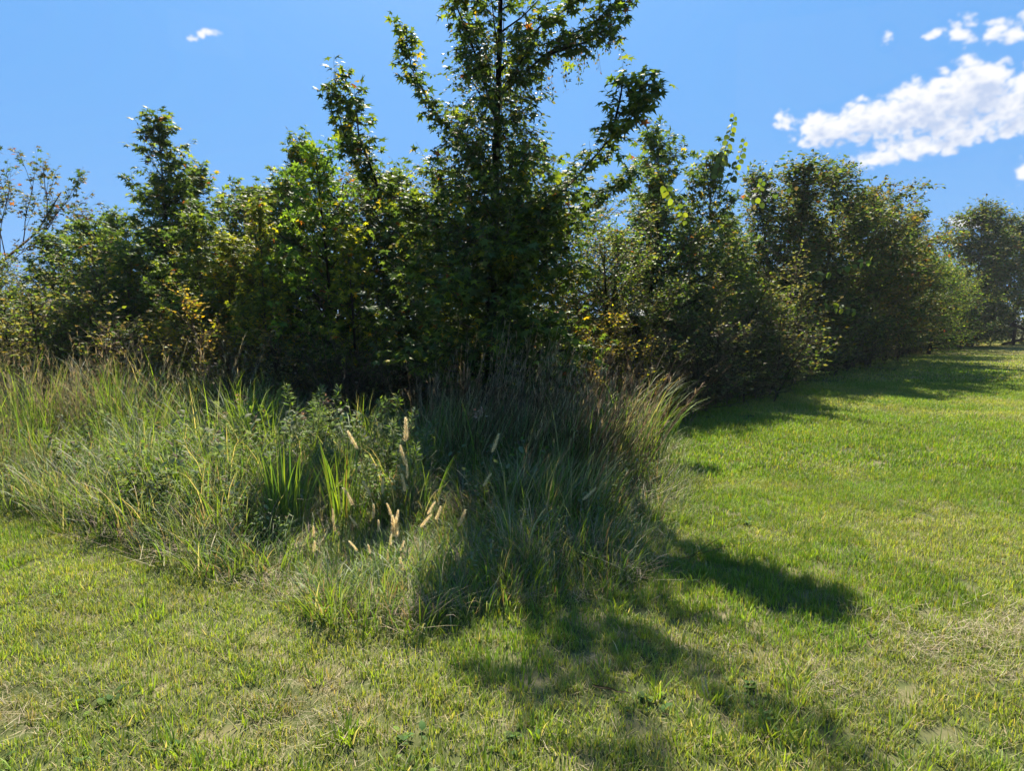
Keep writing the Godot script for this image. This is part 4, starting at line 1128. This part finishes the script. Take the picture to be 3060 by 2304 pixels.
	for v in 3:
		var b := Buf.new()
		for k in 46:
			var p := Vector3(r.randf_range(-0.5, 0.5), 0, r.randf_range(-0.4, 0.4))
			var pts := curve_pts(p, Vector3(r.randfn(0, 0.35), 1, r.randfn(0, 0.35)), r.randf_range(0.5, 1.7), -0.15, 0.16, 5, r)
			b.tube(pts, taper(6, 0.008, 0.003), 3, pick([[4, DEADWOOD], [1, BARK], [2, TAWNY]], r))
			for q in 3: b.tube(curve_pts(on(pts, r.randf_range(0.3, 0.9)), unit(r), r.randf_range(0.2, 0.5), 0, 0.2, 3, r), taper(4, 0.003, 0.001), 3, DEADWOOD)
			for q in 5: b.stamp(T.small, leaf_at(on(pts, r.randf()), unit(r), unit(r), 0.05), pick([[3, BROWN], [1, OLIVE]], r))
		tw.append(b.mesh())
	var spots := [[], [], []]
	var line := [Vector2(2.3, 12.2), Vector2(3.7, 13.9), Vector2(5.7, 17.7), Vector2(8.0, 20.8), Vector2(14.2, 29.4), Vector2(23.5, 40.6), Vector2(31.0, 48.5)]
	for k in line.size() - 1:
		var n := int(line[k].distance_to(line[k + 1]) * 7.0)
		for q in n:
			var p: Vector2 = line[k].lerp(line[k + 1], (q + r.randf()) / n)
			p += Vector2(-0.75, 0.65) * r.randf_range(-0.25, 1.5)
			var sc := r.randf_range(0.7, 1.15)
			spots[r.randi() % 3].append([Transform3D(Basis(Vector3.UP, r.randf() * TAU).scaled(Vector3(sc, sc, sc)), Vector3(p.x, 0, -p.y)), Color(1, 1, 1) * r.randf_range(0.7, 1.1)])
	for k in 60:
		var sc := r.randf_range(0.6, 1.0)
		spots[r.randi() % 3].append([Transform3D(Basis(Vector3.UP, r.randf() * TAU).scaled(Vector3(sc, sc, sc)), Vector3(r.randf_range(-10, 2.4), 0, -r.randf_range(9.3, 11.6))), Color(0.8, 0.8, 0.8)])
	for k in 3: scatter("undergrowth", tw[k], M.dry, spots[k], "tangle of thin brown stems along the foot of hedge and thicket", "undergrowth")

# ------------------------------------------------------------------ made things

func made_things() -> void:
	# a ribbed metal sheet on a dark post
	var o := thing("capped_post", "dark wooden post topped by a small grey ribbed metal sheet in the brush", "post", Vector3(2.13, 0, -12.3))
	var b := Buf.new()
	b.tube(PackedVector3Array([Vector3(0, -0.1, 0), Vector3(0.01, 0.9, 0), Vector3(0, 1.72, 0)]), PackedFloat32Array([0.06, 0.058, 0.055]), 10, Color(0.06, 0.05, 0.045))
	put("post", b.mesh(), M.bark, o)
	var st := SurfaceTool.new()
	st.begin(Mesh.PRIMITIVE_TRIANGLES)
	var n := 40
	for k in n:
		for q in [[0, 0], [0, 1], [1, 0], [1, 0], [0, 1], [1, 1]]:
			var u := float(k + q[0]) / n
			st.add_vertex(Vector3((u - 0.5) * 0.3, 0.012 * sin(u * TAU * 6.0), (q[1] - 0.5) * 0.24))
	st.index()
	st.generate_normals()
	var m := StandardMaterial3D.new()
	m.albedo_color = Color(0.5, 0.52, 0.53)
	m.metallic = 0.2
	m.roughness = 0.7
	m.cull_mode = BaseMaterial3D.CULL_DISABLED
	var sheet := put("metal_sheet", st.commit(), m, o)
	sheet.position = Vector3(0, 1.76, 0.02)
	sheet.rotation = Vector3(deg_to_rad(28), 0, deg_to_rad(-5))
	# collapsed wooden rails at the far right
	var f := thing("fallen_rail_fence", "collapsed wooden rails leaning crosswise by a post at the far right", "fence", Vector3(34.5, 0, -48.3))
	var wood: Material = M.bark
	for e in [[Vector3(-0.7, 1.45, 0), Vector3(3.6, -0.02, 0.3), 0.11], [Vector3(-1.0, 0.06, -0.3), Vector3(3.0, 1.25, -0.1), 0.09]]:
		var a := Buf.new()
		a.tube(PackedVector3Array([e[0], (e[0] + e[1]) / 2 + Vector3(0, -0.04, 0), e[1]]), PackedFloat32Array([e[2], e[2], e[2] * 0.9]), 8, Color(0.075, 0.06, 0.045))
		put("rail", a.mesh(), wood, f)
	var pb := Buf.new()
	pb.tube(PackedVector3Array([Vector3(-0.55, -0.2, 0.15), Vector3(-0.5, 1.5, 0.15)]), PackedFloat32Array([0.1, 0.09]), 8, Color(0.075, 0.06, 0.045))
	put("post", pb.mesh(), wood, f)

# ------------------------------------------------------------------ the scene

func _ready() -> void:
	var cam := Camera3D.new()
	cam.name = "camera"
	cam.fov = 57.05
	cam.near = 0.05
	cam.far = 2000
	add_child(cam)
	cam.position = Vector3(0, 1.6, 0)
	cam.rotation = Vector3(deg_to_rad(-5.11), 0, 0)
	cam.current = true
	var env := Environment.new()
	env.background_mode = Environment.BG_SKY
	var sky := Sky.new()
	var pano := PanoramaSkyMaterial.new()
	pano.panorama = make_sky()
	sky.sky_material = pano
	env.sky = sky
	env.background_energy_multiplier = 0.288
	env.tonemap_mode = Environment.TONE_MAPPER_LINEAR
	env.tonemap_exposure = 3.65
	env.fog_enabled = true
	env.fog_density = 0.00035
	env.fog_light_color = Color(0.95, 0.97, 1.0)
	env.sdfgi_enabled = true
	env.ssao_enabled = true
	env.ssil_enabled = true
	var we := WorldEnvironment.new()
	we.name = "world"
	we.environment = env
	add_child(we)
	var sun := DirectionalLight3D.new()
	sun.name = "sun"
	sun.light_energy = 1.6
	sun.light_color = Color(1.0, 0.965, 0.90)
	sun.light_angular_distance = 0.53
	sun.shadow_enabled = true
	add_child(sun)
	sun.look_at_from_position(Vector3(-0.056, 0.731, -0.680) * 50.0, Vector3.ZERO)

	dry_noise.seed = 2
	dry_noise.frequency = 0.42
	dry_noise.fractal_octaves = 4
	lush_noise.seed = 8
	lush_noise.frequency = 0.09
	bare_noise.seed = 15
	bare_noise.frequency = 0.55
	for q in [[-16, 9.0], [-9, 7.4], [-6.5, 6.6], [-4.51, 6.13], [-3.07, 5.07], [-2.12, 4.49], [-1.48, 4.02], [-0.85, 3.6], [-0.49, 3.6], [-0.02, 3.8], [0.66, 4.05], [1.1, 4.7], [1.5, 5.98], [2.0, 7.4], [2.3, 9.22], [3.3, 13.2], [4.4, 15.4], [-16, 30]]: wild.append(Vector2(q[0], q[1]))

	leaf_templates()
	materials()

	var ground := PlaneMesh.new()
	ground.size = Vector2(1200, 1200)
	ground.subdivide_width = 4
	ground.subdivide_depth = 4
	tag(put("ground", ground, M.soil), "bare soil and thatch under the grass", "", "", "structure")
	lawn()
	lawn_details()
	wild_grass()
	thicket()
	big_sweetgum()
	grass_clumps()
	weeds()
	foxtails()
	made_things()
